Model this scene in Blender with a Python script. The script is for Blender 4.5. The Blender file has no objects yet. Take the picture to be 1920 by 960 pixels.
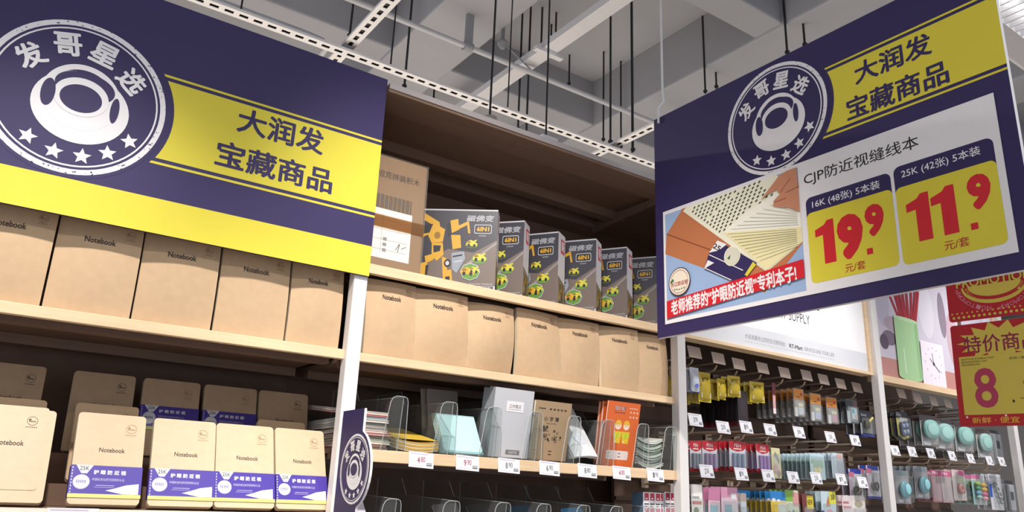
import bpy, bmesh, math, random
from mathutils import Vector, Matrix, Quaternion
sc = bpy.context.scene
COL = sc.collection
random.seed(7)

# ------------------------------------------------------------------ camera, world, lights, exposure
cam_d = bpy.data.cameras.new('camera'); cam = bpy.data.objects.new('camera', cam_d); COL.objects.link(cam)
RX, RY, RZ = (0.81815968, -0.57370305, 0.03846493), (-0.19883879, -0.21952631, 0.95512896), (0.53951634, 0.78909633, 0.29368199)
cam.matrix_world = Matrix(((RX[0], RY[0], -RZ[0], 0), (RX[1], RY[1], -RZ[1], -1.6), (RX[2], RY[2], -RZ[2], 1.5), (0, 0, 0, 1)))
cam_d.sensor_width = 36; cam_d.lens = 27.2535; cam_d.clip_start = 0.02
sc.camera = cam
sc.view_settings.view_transform = 'Standard'; sc.view_settings.look = 'None'
sc.view_settings.gamma = 1; sc.view_settings.use_curve_mapping = False
sc.view_settings.exposure = 0.08
w = bpy.data.worlds.new('store_air'); sc.world = w; w.use_nodes = True
w.node_tree.nodes['Background'].inputs[0].default_value = (0.86, 0.90, 1.0, 1)
w.node_tree.nodes['Background'].inputs[1].default_value = 0.66

def spot(name, loc, aim, power, angle, blend=0.6, size=0.05, col=(1, 0.93, 0.85)):
    d = bpy.data.lights.new(name, 'SPOT'); d.energy = power; d.spot_size = math.radians(angle); d.spot_blend = blend
    d.shadow_soft_size = size; d.color = col
    o = bpy.data.objects.new(name, d); COL.objects.link(o); o.location = loc
    o.rotation_euler = (Vector(aim) - Vector(loc)).to_track_quat('-Z', 'Y').to_euler(); return o
def area(name, loc, aim, power, sx, sy, col=(1, 0.95, 0.9)):
    d = bpy.data.lights.new(name, 'AREA'); d.energy = power; d.shape = 'RECTANGLE'; d.size = sx; d.size_y = sy; d.color = col
    o = bpy.data.objects.new(name, d); COL.objects.link(o); o.location = loc
    o.rotation_euler = (Vector(aim) - Vector(loc)).to_track_quat('-Z', 'Y').to_euler(); return o




spot('track_spot', (-0.1, -1.05, 3.08), (0.12, 0.0, 1.22), 162, 48, 1.0, 0.035)
spot('track_spot', (0.30, -1.10, 3.08), (1.15, -.05, 1.50), 195, 56, 1.0, 0.04)
spot('track_spot', (2.45, -.82, 3.08), (2.25, 0.0, 1.54), 95, 60, 0.9, 0.05, (1, 0.96, 0.93))
spot('track_spot', (3.60, -.82, 3.08), (3.40, 0.0, 1.54), 95, 60, 0.9, 0.05, (1, 0.96, 0.93))
area('aisle_light', (1.0, -2.8, 3.3), (1.0, -2.7, 0), 60, 6.0, 0.3)
area('added_bounce_fill', (1.8, 3.2, 3.2), (1.8, 3.3, 0), 480, 6.0, 0.4)  # unseen lamp added behind the shelving; its floor bounce brightens the ceiling

# ------------------------------------------------------------------ materials
def lin(h):
    h = h.lstrip('#'); c = [int(h[i:i+2], 16) / 255 for i in (0, 2, 4)]
    return tuple(x / 12.92 if x <= 0.04045 else ((x + 0.055) / 1.055) ** 2.4 for x in c) + (1,)
_mats = {}
def M(hexc, rough=0.55, kind='plain', metal=0.0):
    key = (hexc, rough, kind, metal)
    if key in _mats: return _mats[key]
    m = bpy.data.materials.new(kind + '_' + hexc.lstrip('#')); m.use_nodes = True
    nt = m.node_tree; b = nt.nodes['Principled BSDF']
    b.inputs['Roughness'].default_value = rough; b.inputs['Metallic'].default_value = metal
    c = lin(hexc); tc = nt.nodes.new('ShaderNodeTexCoord')
    mp = nt.nodes.new('ShaderNodeMapping'); nt.links.new(tc.outputs['Object'], mp.inputs['Vector'])
    nz = nt.nodes.new('ShaderNodeTexNoise'); nt.links.new(mp.outputs[0], nz.inputs['Vector'])
    mix = nt.nodes.new('ShaderNodeMix'); mix.data_type = 'RGBA'
    amt = {'plain': 0.05, 'kraft': 0.10, 'wood': 0.22, 'dark': 0.15, 'concrete': 0.22, 'print': 0.03}.get(kind, 0.05)
    nz.inputs['Scale'].default_value = {'kraft': 60, 'wood': 12, 'concrete': 1.1}.get(kind, 25)
    nz.inputs['Detail'].default_value = 4
    if kind == 'wood': mp.inputs['Scale'].default_value = (0.6, 9, 9)
    mix.inputs['A'].default_value = tuple(x * (1 - amt) for x in c[:3]) + (1,)
    mix.inputs['B'].default_value = tuple(min(1, x * (1 + amt)) for x in c[:3]) + (1,)
    nt.links.new(nz.outputs['Fac'], mix.inputs['Factor']); nt.links.new(mix.outputs['Result'], b.inputs['Base Color'])
    if kind in ('kraft', 'wood', 'concrete'):
        bp = nt.nodes.new('ShaderNodeBump'); bp.inputs['Strength'].default_value = 0.06 if kind != 'concrete' else 0.15
        nt.links.new(nz.outputs['Fac'], bp.inputs['Height']); nt.links.new(bp.outputs[0], b.inputs['Normal'])
    _mats[key] = m; return m
def clear(name, tint, trans, rough=0.08, edge=0.10):
    """thin clear plastic: transparent mixed with a glossy coat"""
    m = bpy.data.materials.new(name); m.use_nodes = True; nt = m.node_tree; nt.nodes.clear()
    out = nt.nodes.new('ShaderNodeOutputMaterial'); mx = nt.nodes.new('ShaderNodeMixShader')
    tr = nt.nodes.new('ShaderNodeBsdfTransparent'); gl = nt.nodes.new('ShaderNodeBsdfPrincipled')
    nz = nt.nodes.new('ShaderNodeTexNoise'); nz.inputs['Scale'].default_value = 18
    rp = nt.nodes.new('ShaderNodeMapRange'); rp.inputs['To Min'].default_value = rough * 0.7; rp.inputs['To Max'].default_value = rough * 1.5
    nt.links.new(nz.outputs['Fac'], rp.inputs['Value']); nt.links.new(rp.outputs[0], gl.inputs['Roughness'])
    lw = nt.nodes.new('ShaderNodeLayerWeight'); lw.inputs['Blend'].default_value = 0.25
    mr = nt.nodes.new('ShaderNodeMapRange'); mr.inputs['To Min'].default_value = 1 - trans; mr.inputs['To Max'].default_value = min(1, 1 - trans + edge * 3)
    nt.links.new(lw.outputs['Fresnel'], mr.inputs['Value']); nt.links.new(mr.outputs[0], mx.inputs[0])
    tr.inputs[0].default_value = lin(tint); gl.inputs['Base Color'].default_value = lin(tint)
    nt.links.new(tr.outputs[0], mx.inputs[1]); nt.links.new(gl.outputs[0], mx.inputs[2]); nt.links.new(mx.outputs[0], out.inputs[0])
    return m
ACRYL = clear('clear_acrylic', '#F2F4F4', 0.985, 0.06, 0.03); ACRYL_EDGE = clear('acrylic_edge', '#F4F6F6', 0.55, 0.25)
BLIS = clear('blister_film', '#F4F6F6', 0.93, 0.12, 0.06); FILM = clear('shrink_film', '#F7F5F0', 0.95, 0.12, 0.05)
NAVY = M('#2E2458', 0.6, 'print'); YEL = M('#E0D23E', 0.6, 'print'); WHITE = M('#EDEBEF', 0.5, 'print')
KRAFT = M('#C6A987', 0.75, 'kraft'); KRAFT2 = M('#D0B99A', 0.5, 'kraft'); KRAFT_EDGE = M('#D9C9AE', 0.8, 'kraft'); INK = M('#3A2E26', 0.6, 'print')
WOOD = M('#E4C7A2', 0.5, 'wood'); BROWN = M('#7C6252', 0.6, 'wood'); DBROWN = M('#7A5F4E', 0.65, 'dark')
POST = M('#E4E1E0', 0.4); STEEL = M('#B9A795', 0.35, 'plain', 0.4); TAGW = M('#EFEFF3', 0.45)

# ------------------------------------------------------------------ mesh helpers
class MB:
    def __init__(s): s.v = []; s.f = []; s.m = []; s.sm = []
    def add(s, vs, fs, m=0, smooth=False):
        o = len(s.v); s.v += [tuple(v) for v in vs]
        for f in fs: s.f.append(tuple(i + o for i in f)); s.m.append(m); s.sm.append(smooth)
        return s
    def box(s, x0, x1, y0, y1, z0, z1, m=0, bev=0.0):
        bm = bmesh.new(); bmesh.ops.create_cube(bm, size=1)
        for v in bm.verts: v.co = Vector(((x0+x1)/2 + v.co.x*(x1-x0), (y0+y1)/2 + v.co.y*(y1-y0), (z0+z1)/2 + v.co.z*(z1-z0)))
        if bev: bmesh.ops.bevel(bm, geom=bm.edges[:], offset=bev, segments=2, affect='EDGES', profile=0.5)
        bm.verts.index_update(); s.add([v.co for v in bm.verts], [[v.index for v in f.verts] for f in bm.faces], m); bm.free(); return s
    def prism(s, pts, O, U, V, N, t, m=0, mside=None):
        """outline pts (u,v) at O, extruded from 0 to -t along N"""
        O, U, V, N = map(Vector, (O, U, V, N)); n = len(pts)
        a = [O + U*p[0] + V*p[1] for p in pts]; b = [q - N*t for q in a]
        s.add(a + b, [list(range(n)), list(range(2*n-1, n-1, -1))], m)
        s.add(a + b, [[i, i+n, (i+1) % n + n, (i+1) % n] for i in range(n)], m if mside is None else mside); return s
    def tube(s, pts, r, m=0, n=8):
        pts = [Vector(p) for p in pts]; rings = []
        for i, p in enumerate(pts):
            d = (pts[min(i+1, len(pts)-1)] - pts[max(i-1, 0)]).normalized()
            a = d.orthogonal().normalized() if i == 0 else (a - d*a.dot(d)).normalized()
            b = d.cross(a); rings.append([p + (a*math.cos(2*math.pi*k/n) + b*math.sin(2*math.pi*k/n))*r for k in range(n)])
        vs = [v for rg in rings for v in rg]
        fs = [[i*n+k, i*n+(k+1) % n, (i+1)*n+(k+1) % n, (i+1)*n+k] for i in range(len(pts)-1) for k in range(n)]
        s.add(vs, fs, m, True); s.add(rings[0], [list(range(n-1, -1, -1))], m); s.add(rings[-1], [list(range(n))], m); return s
    def lathe(s, prof, O, A=(0, 0, 1), m=0, n=20, smooth=True):
        A = Vector(A).normalized(); X = A.orthogonal().normalized(); Y = A.cross(X); O = Vector(O); vs = []
        for r, h in prof: vs += [O + A*h + (X*math.cos(2*math.pi*k/n) + Y*math.sin(2*math.pi*k/n))*r for k in range(n)]
        fs = [[i*n+k, i*n+(k+1) % n, (i+1)*n+(k+1) % n, (i+1)*n+k] for i in range(len(prof)-1) for k in range(n)]
        s.add(vs, fs, m, smooth)
        if prof[0][0] > 1e-6: s.add(vs[:n], [list(range(n-1, -1, -1))], m)
        if prof[-1][0] > 1e-6: s.add(vs[-n:], [list(range(n))], m)
        return s
    def ellipsoid(s, c, r, m=0, nu=14, nv=9, p=1.0):
        vs, fs = [], []
        for j in range(nv+1):
            t = math.pi*j/nv - math.pi/2
            for i in range(nu):
                a = 2*math.pi*i/nu
                q = lambda x: math.copysign(abs(x)**p, x)
                vs.append((c[0]+r[0]*q(math.cos(t))*q(math.cos(a)), c[1]+r[1]*q(math.cos(t))*q(math.sin(a)), c[2]+r[2]*q(math.sin(t))))
        for j in range(nv):
            for i in range(nu): fs.append((j*nu+i, j*nu+(i+1) % nu, (j+1)*nu+(i+1) % nu, (j+1)*nu+i))
        s.add(vs, fs, m, True); return s
    def slab(s, fn, t, nu=8, nv=8, m=0, mside=None):
        """bent sheet: fn(u,v,d) over the unit square, from d=0 (front) to d=-t"""
        W = nu+1; fr = [fn(i/nu, j/nv, 0) for j in range(nv+1) for i in range(W)]; bk = [fn(i/nu, j/nv, -t) for j in range(nv+1) for i in range(W)]
        K = len(fr); fs = []
        for j in range(nv):
            for i in range(nu):
                a = j*W+i; fs.append((a, a+1, a+W+1, a+W)); fs.append((K+a, K+a+W, K+a+W+1, K+a+1))
        s.add(fr+bk, fs, m, True)
        loop = [i for i in range(W)] + [j*W+nu for j in range(1, nv+1)] + [nv*W+i for i in range(nu-1, -1, -1)] + [j*W for j in range(nv-1, 0, -1)]
        n = len(loop); vs = [fr[i] for i in loop] + [bk[i] for i in loop]
        s.add(vs, [(i, n+i, n+(i+1) % n, (i+1) % n) for i in range(n)], m if mside is None else mside); return s
    def mesh(s, name, mats):
        me = bpy.data.meshes.new(name); me.from_pydata(s.v, [], s.f)
        for mt in mats: me.materials.append(mt)
        for p, mi, sm in zip(me.polygons, s.m, s.sm): p.material_index = mi; p.use_smooth = sm
        me.update(); return me
    def build(s, name, mats, parent=None, loc=None, rot=None):
        o = bpy.data.objects.new(name, s.mesh(name, mats if isinstance(mats, (list, tuple)) else [mats])); COL.objects.link(o)
        if parent: o.parent = parent
        if loc is not None: o.location = loc
        if rot is not None: o.rotation_euler = rot
        return o
def tag(o, label=None, cat=None, group=None, kind=None):
    for k, v in (('label', label), ('category', cat), ('group', group), ('kind', kind)):
        if v: o[k] = v
    return o
def thing(name, loc, label, cat, group=None, rot=(0, 0, 0)):
    o = bpy.data.objects.new(name, None); COL.objects.link(o); o.location = loc; o.rotation_euler = rot
    o.empty_display_size = 0.05; return tag(o, label, cat, group)
def copy_tree(o, parent=None):
    c = o.copy(); COL.objects.link(c); c.parent = parent
    for ch in o.children: copy_tree(ch, c)
    return c
def rrect(x0, y0, x1, y1, r, n=5):
    p = []
    for cx, cy, a0 in ((x1-r, y0+r, -90), (x1-r, y1-r, 0), (x0+r, y1-r, 90), (x0+r, y0+r, 180)):
        for k in range(n+1):
            a = math.radians(a0 + 90*k/n); p.append((cx + r*math.cos(a), cy + r*math.sin(a)))
    return p
def circ(cx, cy, r, n=40, ry=None): return [(cx + r*math.cos(2*math.pi*k/n), cy + (ry or r)*math.sin(2*math.pi*k/n)) for k in range(n)]

_tc = {}
def glyphs(s, bold=0.0):
    if (s, bold) in _tc: return _tc[(s, bold)]
    c = bpy.data.curves.new('lettering', 'FONT'); c.body = s; c.size = 1; c.resolution_u = 3
    o = bpy.data.objects.new('lettering', c); me = o.to_mesh()
    v0 = [(v.co.x, v.co.y) for v in me.vertices]; f0 = [tuple(p.vertices) for p in me.polygons]
    o.to_mesh_clear(); bpy.data.objects.remove(o); bpy.data.curves.remove(c)
    vs, fs = [(x, y, 0) for x, y in v0], list(f0)
    if bold:                                    # heavier strokes: the same outlines, nudged round a small circle
        n = 6 if bold < .03 else 12
        for k in range(n):
            dx, dy = bold*math.cos(2*math.pi*k/n), bold*math.sin(2*math.pi*k/n)
            q = len(vs); vs += [(x+dx, y+dy, (k+1)*1.4e-5) for x, y in v0]; fs += [tuple(i+q for i in f) for f in f0]
    _tc[(s, bold)] = (vs, fs); return vs, fs
class Print:
    """flat printing: inks laid one over another on a surface (u,v)"""
    def __init__(s): s.it = []
    def poly(s, pts, m): s.it.append(([tuple(p) for p in pts], [tuple(range(len(pts)))], m)); return s
    def rect(s, x0, y0, x1, y1, m): return s.poly([(x0, y0), (x1, y0), (x1, y1), (x0, y1)], m)
    def disc(s, cx, cy, r, m, n=40, ry=None): return s.poly(circ(cx, cy, r, n, ry), m)
    def ring(s, cx, cy, r0, r1, m, n=64):
        a, b = circ(cx, cy, r0, n), circ(cx, cy, r1, n)
        s.it.append((a+b, [(i, (i+1) % n, n+(i+1) % n, n+i) for i in range(n)], m)); return s
    def line(s, x0, y0, x1, y1, wd, m):
        dx, dy = x1-x0, y1-y0; L = math.hypot(dx, dy) or 1; nx, ny = -dy/L*wd/2, dx/L*wd/2
        return s.poly([(x0-nx, y0-ny), (x1-nx, y1-ny), (x1+nx, y1+ny), (x0+nx, y0+ny)], m)
    def star(s, cx, cy, r, m, rot=0):
        return s.poly([(cx + (r if k % 2 == 0 else r*0.45)*math.cos(math.radians(90+36*k)+rot), cy + (r if k % 2 == 0 else r*0.45)*math.sin(math.radians(90+36*k)+rot)) for k in range(10)], m)
    def text(s, t, x0, x1, y0, y1, m, bold=0.0, rot=0.0, shear=0.0):
        """lettering stretched into the box"""
        vs, fs = glyphs(t, bold)
        if not vs: return s
        ax, bx = min(v[0] for v in vs), max(v[0] for v in vs); ay, by = min(v[1] for v in vs), max(v[1] for v in vs)
        cx, cy = (x0+x1)/2, (y0+y1)/2; c, sn = math.cos(rot), math.sin(rot); out = []
        for x, y, dz in vs:
            px = ((x-ax)/(bx-ax) - .5)*(x1-x0); py = ((y-ay)/(by-ay) - .5)*(y1-y0); px += shear*py
            out.append((cx + px*c - py*sn, cy + px*sn + py*c, dz))
        s.it.append((out, fs, m)); return s
    def clip_u(s, umin): 
        s.it = [([(max(umin, u), v) for u, v in pts], fs, m) for pts, fs, m in s.it]; return s
    def build(s, name, parent=None, O=(0, 0, 0), U=(1, 0, 0), V=(0, 0, 1), fn=None, base=0.0003, step=0.0002, mesh_only=False):
        O, U, V = Vector(O), Vector(U), Vector(V); N = U.cross(V).normalized(); mats = []; mb = MB()
        boxes = []
        for pts, fs, m in s.it:
            if m not in mats: mats.append(m)
            bx = (min(p[0] for p in pts), max(p[0] for p in pts), min(p[1] for p in pts), max(p[1] for p in pts)); lay = 0
            for b, l in boxes:
                if l >= lay and bx[0] < b[1] and b[0] < bx[1] and bx[2] < b[3] and b[2] < bx[3]: lay = l+1
            boxes.append((bx, lay)); d = base + step*lay
            vs = [fn(p[0], p[1], d + (p[2] if len(p) > 2 else 0)) if fn else O + U*p[0] + V*p[1] + N*(d + (p[2] if len(p) > 2 else 0)) for p in pts]
            mb.add(vs, fs, mats.index(m))
        if mesh_only: return mb.mesh(name, mats)
        return mb.build(name, mats, parent)

# ------------------------------------------------------------------ the building: floor, walls, coffered concrete ceiling
CONC = M('#A9AAB0', 0.9, 'concrete'); FLOOR = M('#D2CCC4', 0.35, 'concrete')
def struct(name, mb, m): return tag(mb.build(name, m), kind='structure')
struct('floor', MB().box(-7, 15, -6, 14, -0.1, 0), FLOOR)
struct('ceiling', MB().box(-7, 15, -6, 14, 4.85, 5.0), CONC)
struct('wall_back', MB().box(-7, 15, 14, 14.15, 0, 4.85), M('#C9C6C4', 0.8))
struct('wall_right', MB().box(15, 15.15, -6, 14, 0, 4.85), M('#C9C6C4', 0.8))
for y0, y1 in ((-2.7, -2.45), (-0.85, -0.6), (1.0, 1.22), (2.85, 3.06), (4.7, 4.95), (6.6, 6.85), (8.5, 8.75), (10.6, 10.9)):
    struct('ceiling_beam', MB().box(-7, 15, y0, y1, 4.45, 4.86, bev=0.015), CONC)
for x0, x1 in ((-2.6, -2.3), (-.4, -.1), (1.95, 2.42), (3.8, 4.15), (5.6, 6.0), (7.6, 8.0), (9.8, 10.2), (12, 12.4)):
    struct('ceiling_beam', MB().box(x0, x1, -6, 14, 4.43, 4.86, bev=0.015), CONC)

# ------------------------------------------------------------------ services hung under the ceiling
GREYP = M('#C8C9CD', 0.5); WHITEP = M('#E3E3E6', 0.45); BLK = M('#26262A', 0.5); CONDUIT = M('#9A9BA0', 0.5)
def slotted(label, axis, c, a, b, z, width=0.06):
    """slotted steel channel, open downwards: the rungs left between the slots, a shallow rim and a closed back blackened to give the shade inside"""
    mb = MB(); P = 0.062; n = int((b-a)/P)
    def bx(p0, p1, q0, q1, z0, z1, m=0): mb.box(*((p0, p1, c+q0, c+q1) if axis == 'x' else (c+q0, c+q1, p0, p1)), z0, z1, m)
    bx(a, b, -width/2, -.010, z, z+.003); bx(a, b, .010, width/2, z, z+.003)
    bx(a, b, -width/2, -width/2+.003, z+.0031, z+.012); bx(a, b, width/2-.003, width/2, z+.0031, z+.03); bx(a, b, -width/2+.0031, width/2-.0031, z+.0085, z+.010, 1)  # back strip is black: the shade inside put into its colour
    for k in range(n): bx(a+k*P, a+k*P+.024, -.0099, .0099, z+.0002, z+.003)
    o = mb.build('ceiling_channel', [M('#FAFAFA', .5), BLK]); return tag(o, label, 'channel')
slotted('long white slotted channel running parallel to the shelf canopy', 'x', 1.47, -1.5, 8.5, 3.42)
slotted('white slotted cross channel above the left sign, with the bent conduit', 'y', 1.13, -3, 9, 3.462)
slotted('white slotted cross channel meeting the long channel near the right sign', 'y', 2.80, -3, 9, 3.462)
slotted('white slotted channel passing behind the top edge of the right price sign', 'x', -.32, 1.3, 8.5, 3.505)
mb = MB().tube([(-1.5, 1.53, 3.485), (.95, 1.53, 3.485), (1.03, 1.555, 3.495), (1.075, 1.61, 3.50), (1.08, 1.75, 3.50), (1.08, 8, 3.50)], .016, n=10)
tag(mb.build('ceiling_conduit', GREYP), 'pale conduit bending where two slotted channels cross above the left sign', 'pipe')
mb = MB().tube([(-1.5, 2.15, 4.2), (9, 2.15, 4.2)], .018, n=10)
tag(mb.build('ceiling_sprinkler_pipe', GREYP), 'thin grey sprinkler pipe running across under the concrete beams', 'pipe')
t = thing('ceiling_strut', (2.16, 2.145, 4.2), 'short flat grey strut holding the sprinkler pipe', 'bracket')
MB().box(-.025, .025, -.012, .012, .0, .62).build('strut_plate', CONDUIT, t); MB().lathe([(.03, -.03), (.03, .03)], (0, .005, 0), (1, 0, 0)).build('pipe_clamp', CONDUIT, t)
t = thing('ceiling_sprinkler', (2.42, 2.15, 4.32), 'small sprinkler head fitting on a beam beside the grey strut', 'sprinkler')
MB().lathe([(.012, .3), (.012, .02), (.035, .02), (.035, 0), (.015, -.03)], (0, 0, 0)).build('sprinkler_head', CONDUIT, t)
MB().tube([(0, 0, .02), (.28, .02, -.1)], .006).build('drop_arm', CONDUIT, t)
t = thing('ceiling_cable_tray', (2.65, 0, 4.26), 'grey cable tray running away from the aisle below the beams', 'cable tray')
MB().box(-.05, .05, -3, 11, 0, .004).box(-.053, -.05, -3, 11, 0, .05).box(.05, .053, -3, 11, 0, .05).build('tray_channel', WHITEP, t)
MB().tube([(-.02, -3, .02), (-.02, 11, .02)], .012).tube([(.015, -3, .016), (.015, 11, .016)], .009).build('cable', BLK, t)
for yy in (.7, 1.95, 3.2): MB().box(-.11, .11, yy-.02, yy+.02, -.026, -.001).build('crossbar', WHITEP, t)
RODS = [(1.89, 2.456, 3.946), (2.713, 2.257, 3.791), (2.747, 2.408, 3.899), (3.557, 2.441, 4.078), (3.757, 2.462, 4.088), (2.921, 1.653, 3.575), (3.029, 1.569, 3.523), (2.599, 3.41, 4.504), (2.829, 2.278, 4.466), (3.01, 2.405, 4.66), (2.947, 2.267, 4.576), (3.385, 2.874, 4.732), (3.377, 2.644, 4.579), (3.798, 1.646, 4.225), (3.911, 1.641, 4.301), (3.793, 0.974, 4.208), (3.882, 0.905, 4.266), (4.367, 1.156, 4.633), (1.581, 2.697, 4.314)]
RL = ['thin black hanger rod dropping behind the right edge of the left sign', 'long thin black hanger rod crossing the ceiling in the middle', 'thin black hanger rod just left of the long middle one', 'thin black hanger rod ending above the canopy near the crossing channels', 'thin black hanger rod nearest the right sign on its left', 'thin black hanger rod reaching the long slotted channel on the left of the crossing', 'thin black hanger rod rising straight above the channel crossing', 'short black hanger rod deep behind the sprinkler pipe', 'short black hanger rod at the cable tray, left one', 'short black hanger rod at the cable tray, lowest one', 'short black hanger rod at the cable tray, right one', 'very short black rod stub right of the cable tray', 'dark hanging chain rod reaching the sprinkler pipe', 'left one of two thin black rods ending above the red sign corner', 'right one of two thin black rods ending above the round emblem', 'left black rod ending at the top edge of the right sign', 'right slanting black rod ending at the top edge of the right sign', 'short black rod near the top edge of the right sign', 'thin black rod above the middle of the left sign']
for (x, y, z), l in zip(RODS, RL):
    t = thing('ceiling_hanger_rod', (x, y, z), l, 'rod'); MB().tube([(0, 0, 0), (0, 0, 4.86-z)], .0075, n=6).build('threaded_bar', BLK, t)
    MB().lathe([(.016, 0), (.016, .012)], (0, 0, .01), n=6, smooth=False).build('nut', BLK, t)
for x, y in ((0.64, 1.495), (1.36, 1.495), (2.05, 1.495), (2.95, 1.495)):
    o = MB().tube([(x, y, 3.445), (x, y, 4.86)], .004, n=6).build('ceiling_hanger_wire', BLK)
    tag(o, 'thin dark wire above the long white slotted channel', 'wire', 'suspension wires of the long slotted channel')
t = thing('ceiling_lamp', (3.2, -.62, 3.2), 'white linear louvre lamp at the top right corner, beyond the right sign', 'lamp')
mb = MB().box(-.95, 1.6, .03, .12, 0, .06).box(-.95, 1.6, -.19, -.10, 0, .06).box(-.95, 1.6, -.10, .03, .045, .06)
mb.build('housing', WHITEP, t)
mb = MB()
for k in range(60): mb.box(-.93+k*.042, -.925+k*.042, -.1, .03, .002, .04)
mb.build('louvre', WHITEP, t)
em = bpy.data.materials.new('lamp_tube_glow'); em.use_nodes = True; em.node_tree.nodes['Principled BSDF'].inputs['Emission Color'].default_value = (1, .97, .93, 1); em.node_tree.nodes['Principled BSDF'].inputs['Emission Strength'].default_value = 6
MB().tube([(-.93, -.035, .032), (1.58, -.035, .032)], .008).build('lamp_tube', em, t)
MB().tube([(-.8, 0, .06), (-.8, 0, 1.66)], .004).tube([(1.4, 0, .06), (1.4, 0, 1.66)], .004).build('suspension_wire', BLK, t)
t = thing('ceiling_speaker', (1.63, 1.0, 2.985), 'small beige cylindrical ceiling speaker just above the canopy edge', 'speaker')
MB().lathe([(.0, 0), (.028, 0), (.032, .01), (.032, .085), (.012, .092)], (0, 0, 0)).build('speaker_body', M('#B9B4A6', .5), t); MB().tube([(0, 0, .09), (0, 0, 1.875)], .005).build('drop_rod', BLK, t)
t = thing('ceiling_bracket', (1.79, .8, 2.915), 'small white bracket box peeping above the canopy right of the speaker', 'bracket')
MB().box(-.04, .04, -.03, .03, 0, .03).build('bracket_box', WHITEP, t); MB().tube([(0, 0, .03), (0, 0, 1.945)], .004).build('drop_rod', BLK, t)

# ------------------------------------------------------------------ shelving
PX = [(-.372, -.337), (.659, .6915), (1.690, 1.724), (2.748, 2.783), (3.788, 3.824)]      # the posts, left to right
def shelf(parent, x0, x1, top, lip, depth=.44, mat=None, y0=0.0):
    mb = MB().box(x0, x1, y0, y0+.016, top-lip, top, 0, .0012).box(x0, x1, y0+.0165, depth, top-.009, top-.0005, 1)
    mb.box(x0, x1, .085, .115, top-.022, top-.0095, 1).box(x0, x1, .30, .34, top-.03, top-.0095, 1)
    return mb.build('shelf', [mat or WOOD, BROWN], parent)
def bay(i, label):
    x0, x1 = PX[i][1], PX[i+1][0]; ctr = (x0+x1)/2
    t = thing('shelving_bay', (0, 0, 0), label, 'shelf', 'bays of the wall shelving run')
    a, b = PX[i+1]
    MB().box(a, b, -.014, .0155, 0, 2.3995, 0, .002).build('post', POST, t)
    if i == 0: MB().box(PX[0][0], PX[0][1], -.014, .03, 0, 2.40, 0, .002).build('post', POST, t)
    MB().box(x0+.0005, PX[i+1][1]-.0005, .4405, .455, .1, 2.44).build('back_panel', DBROWN, t)
    MB().box(x0, x1, .03, .44, 0, .1).build('base_deck', BROWN, t)
    for z in (.15, .55, .95): shelf(t, x0, x1, z, .025)
    return t, x0, x1
def canopy(t, x0, x1, f=-.03):
    x0, x1 = x0+.017, x1+.0148
    c = MB().box(x0-.016, x1+.016, f, .44, 2.436, 2.446, 1).box(x0-.016, x1+.016, f, .075, 2.424, 2.4355, 0).box(x0-.016, x1+.016, .245, .285, 2.405, 2.4355, 0)
    c.box(x0-.016, x1+.016, .35, .44, 2.40, 2.4355, 0).build('canopy', [BROWN, DBROWN], t)
    MB().box(x0-.016, x1+.016, f-.003, f-.0005, 2.432, 2.447).build('canopy_trim', M('#A9A3A3', .4), t)
    for xx in (x0-.012, x1-.030): MB().prism([(.03, 2.405), (.36, 2.385), (.36, 2.4245), (.03, 2.4235)], (xx, 0, 0), (0, 1, 0), (0, 0, 1), (1, 0, 0), -.008).build('bracket', BROWN, t)
b1, L1, R1 = bay(0, 'left shelving bay behind the large purple sign, filled with kraft notebooks')
shelf(b1, L1, R1, 1.996, .023); shelf(b1, L1, R1, 1.790, .021); shelf(b1, L1, R1, 1.4465, .012); canopy(b1, L1, R1, -.008)
MB().box(L1, R1, .15, .245, 1.4466, 1.486).box(L1, R1, .245, .40, 1.4466, 1.545).build('riser', DBROWN, b1)
MB().box(L1, R1, -.006, -.0005, 1.41, 1.4465).build('label_rail', M('#EDE9DF', .35), b1)
MB().box(L1, R1, -.0075, -.0062, 1.412, 1.439).build('label_strip', M('#EDDC4A', .4), b1)
b2, L2, R2 = bay(1, 'middle shelving bay with toy boxes above kraft notebooks and exercise books')
shelf(b2, L2, R2, 1.996, .023); shelf(b2, L2, R2, 1.788, .019); shelf(b2, L2, R2, 1.582, .026); shelf(b2, L2, R2, 1.362, .026); canopy(b2, L2, R2)
def pegwall(t, x0, x1, n):
    MB().box(x0, x1, .30, .312, .98, 1.965).build('pegboard', M('#6E5648', .6, 'dark'), t)
    mb = MB()
    for k in range(n): mb.box(x0, x1, .292, .2998, 1.0+k*.062, 1.012+k*.062)
    mb.build('rail', M('#4A3A31', .5), t)
b3, L3, R3 = bay(2, 'shelving bay with white poster header and rows of hooks left of the third post')
b4, L4, R4 = bay(3, 'rightmost shelving bay with the pencil cup picture above its hooks')
for t, a, b, zb in ((b3, L3, R3, 1.975), (b4, L4, R4, 1.961)):
    pegwall(t, a, b, 15)
    hd = MB().box(a, b, .004, .05, zb, 1.985).box(a, b, .004, .05, 2.44, 2.457).box(a, a+.018, .004, .05, 1.9851, 2.4399).box(b-.018, b, .004, .05, 1.9851, 2.4399).build('header_frame', WOOD, t)
    MB().box(a+.018, b-.018, .012, .03, 1.985, 2.44).build('header_panel', WHITE, hd)
    MB().box(a, b, .0505, .44, 2.425, 2.437).build('top_board', BROWN, t)
TX = M('#8B8B92', .5, 'print'); DK = M('#222226', .5, 'print')
P = Print().rect(L3+.018, 1.985, R3-.018, 2.44, M('#F3F3F6', .4, 'print')).rect(L3+.018, 1.985, R3-.018, 2.055, M('#D9DBE0', .4, 'print'))
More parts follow.
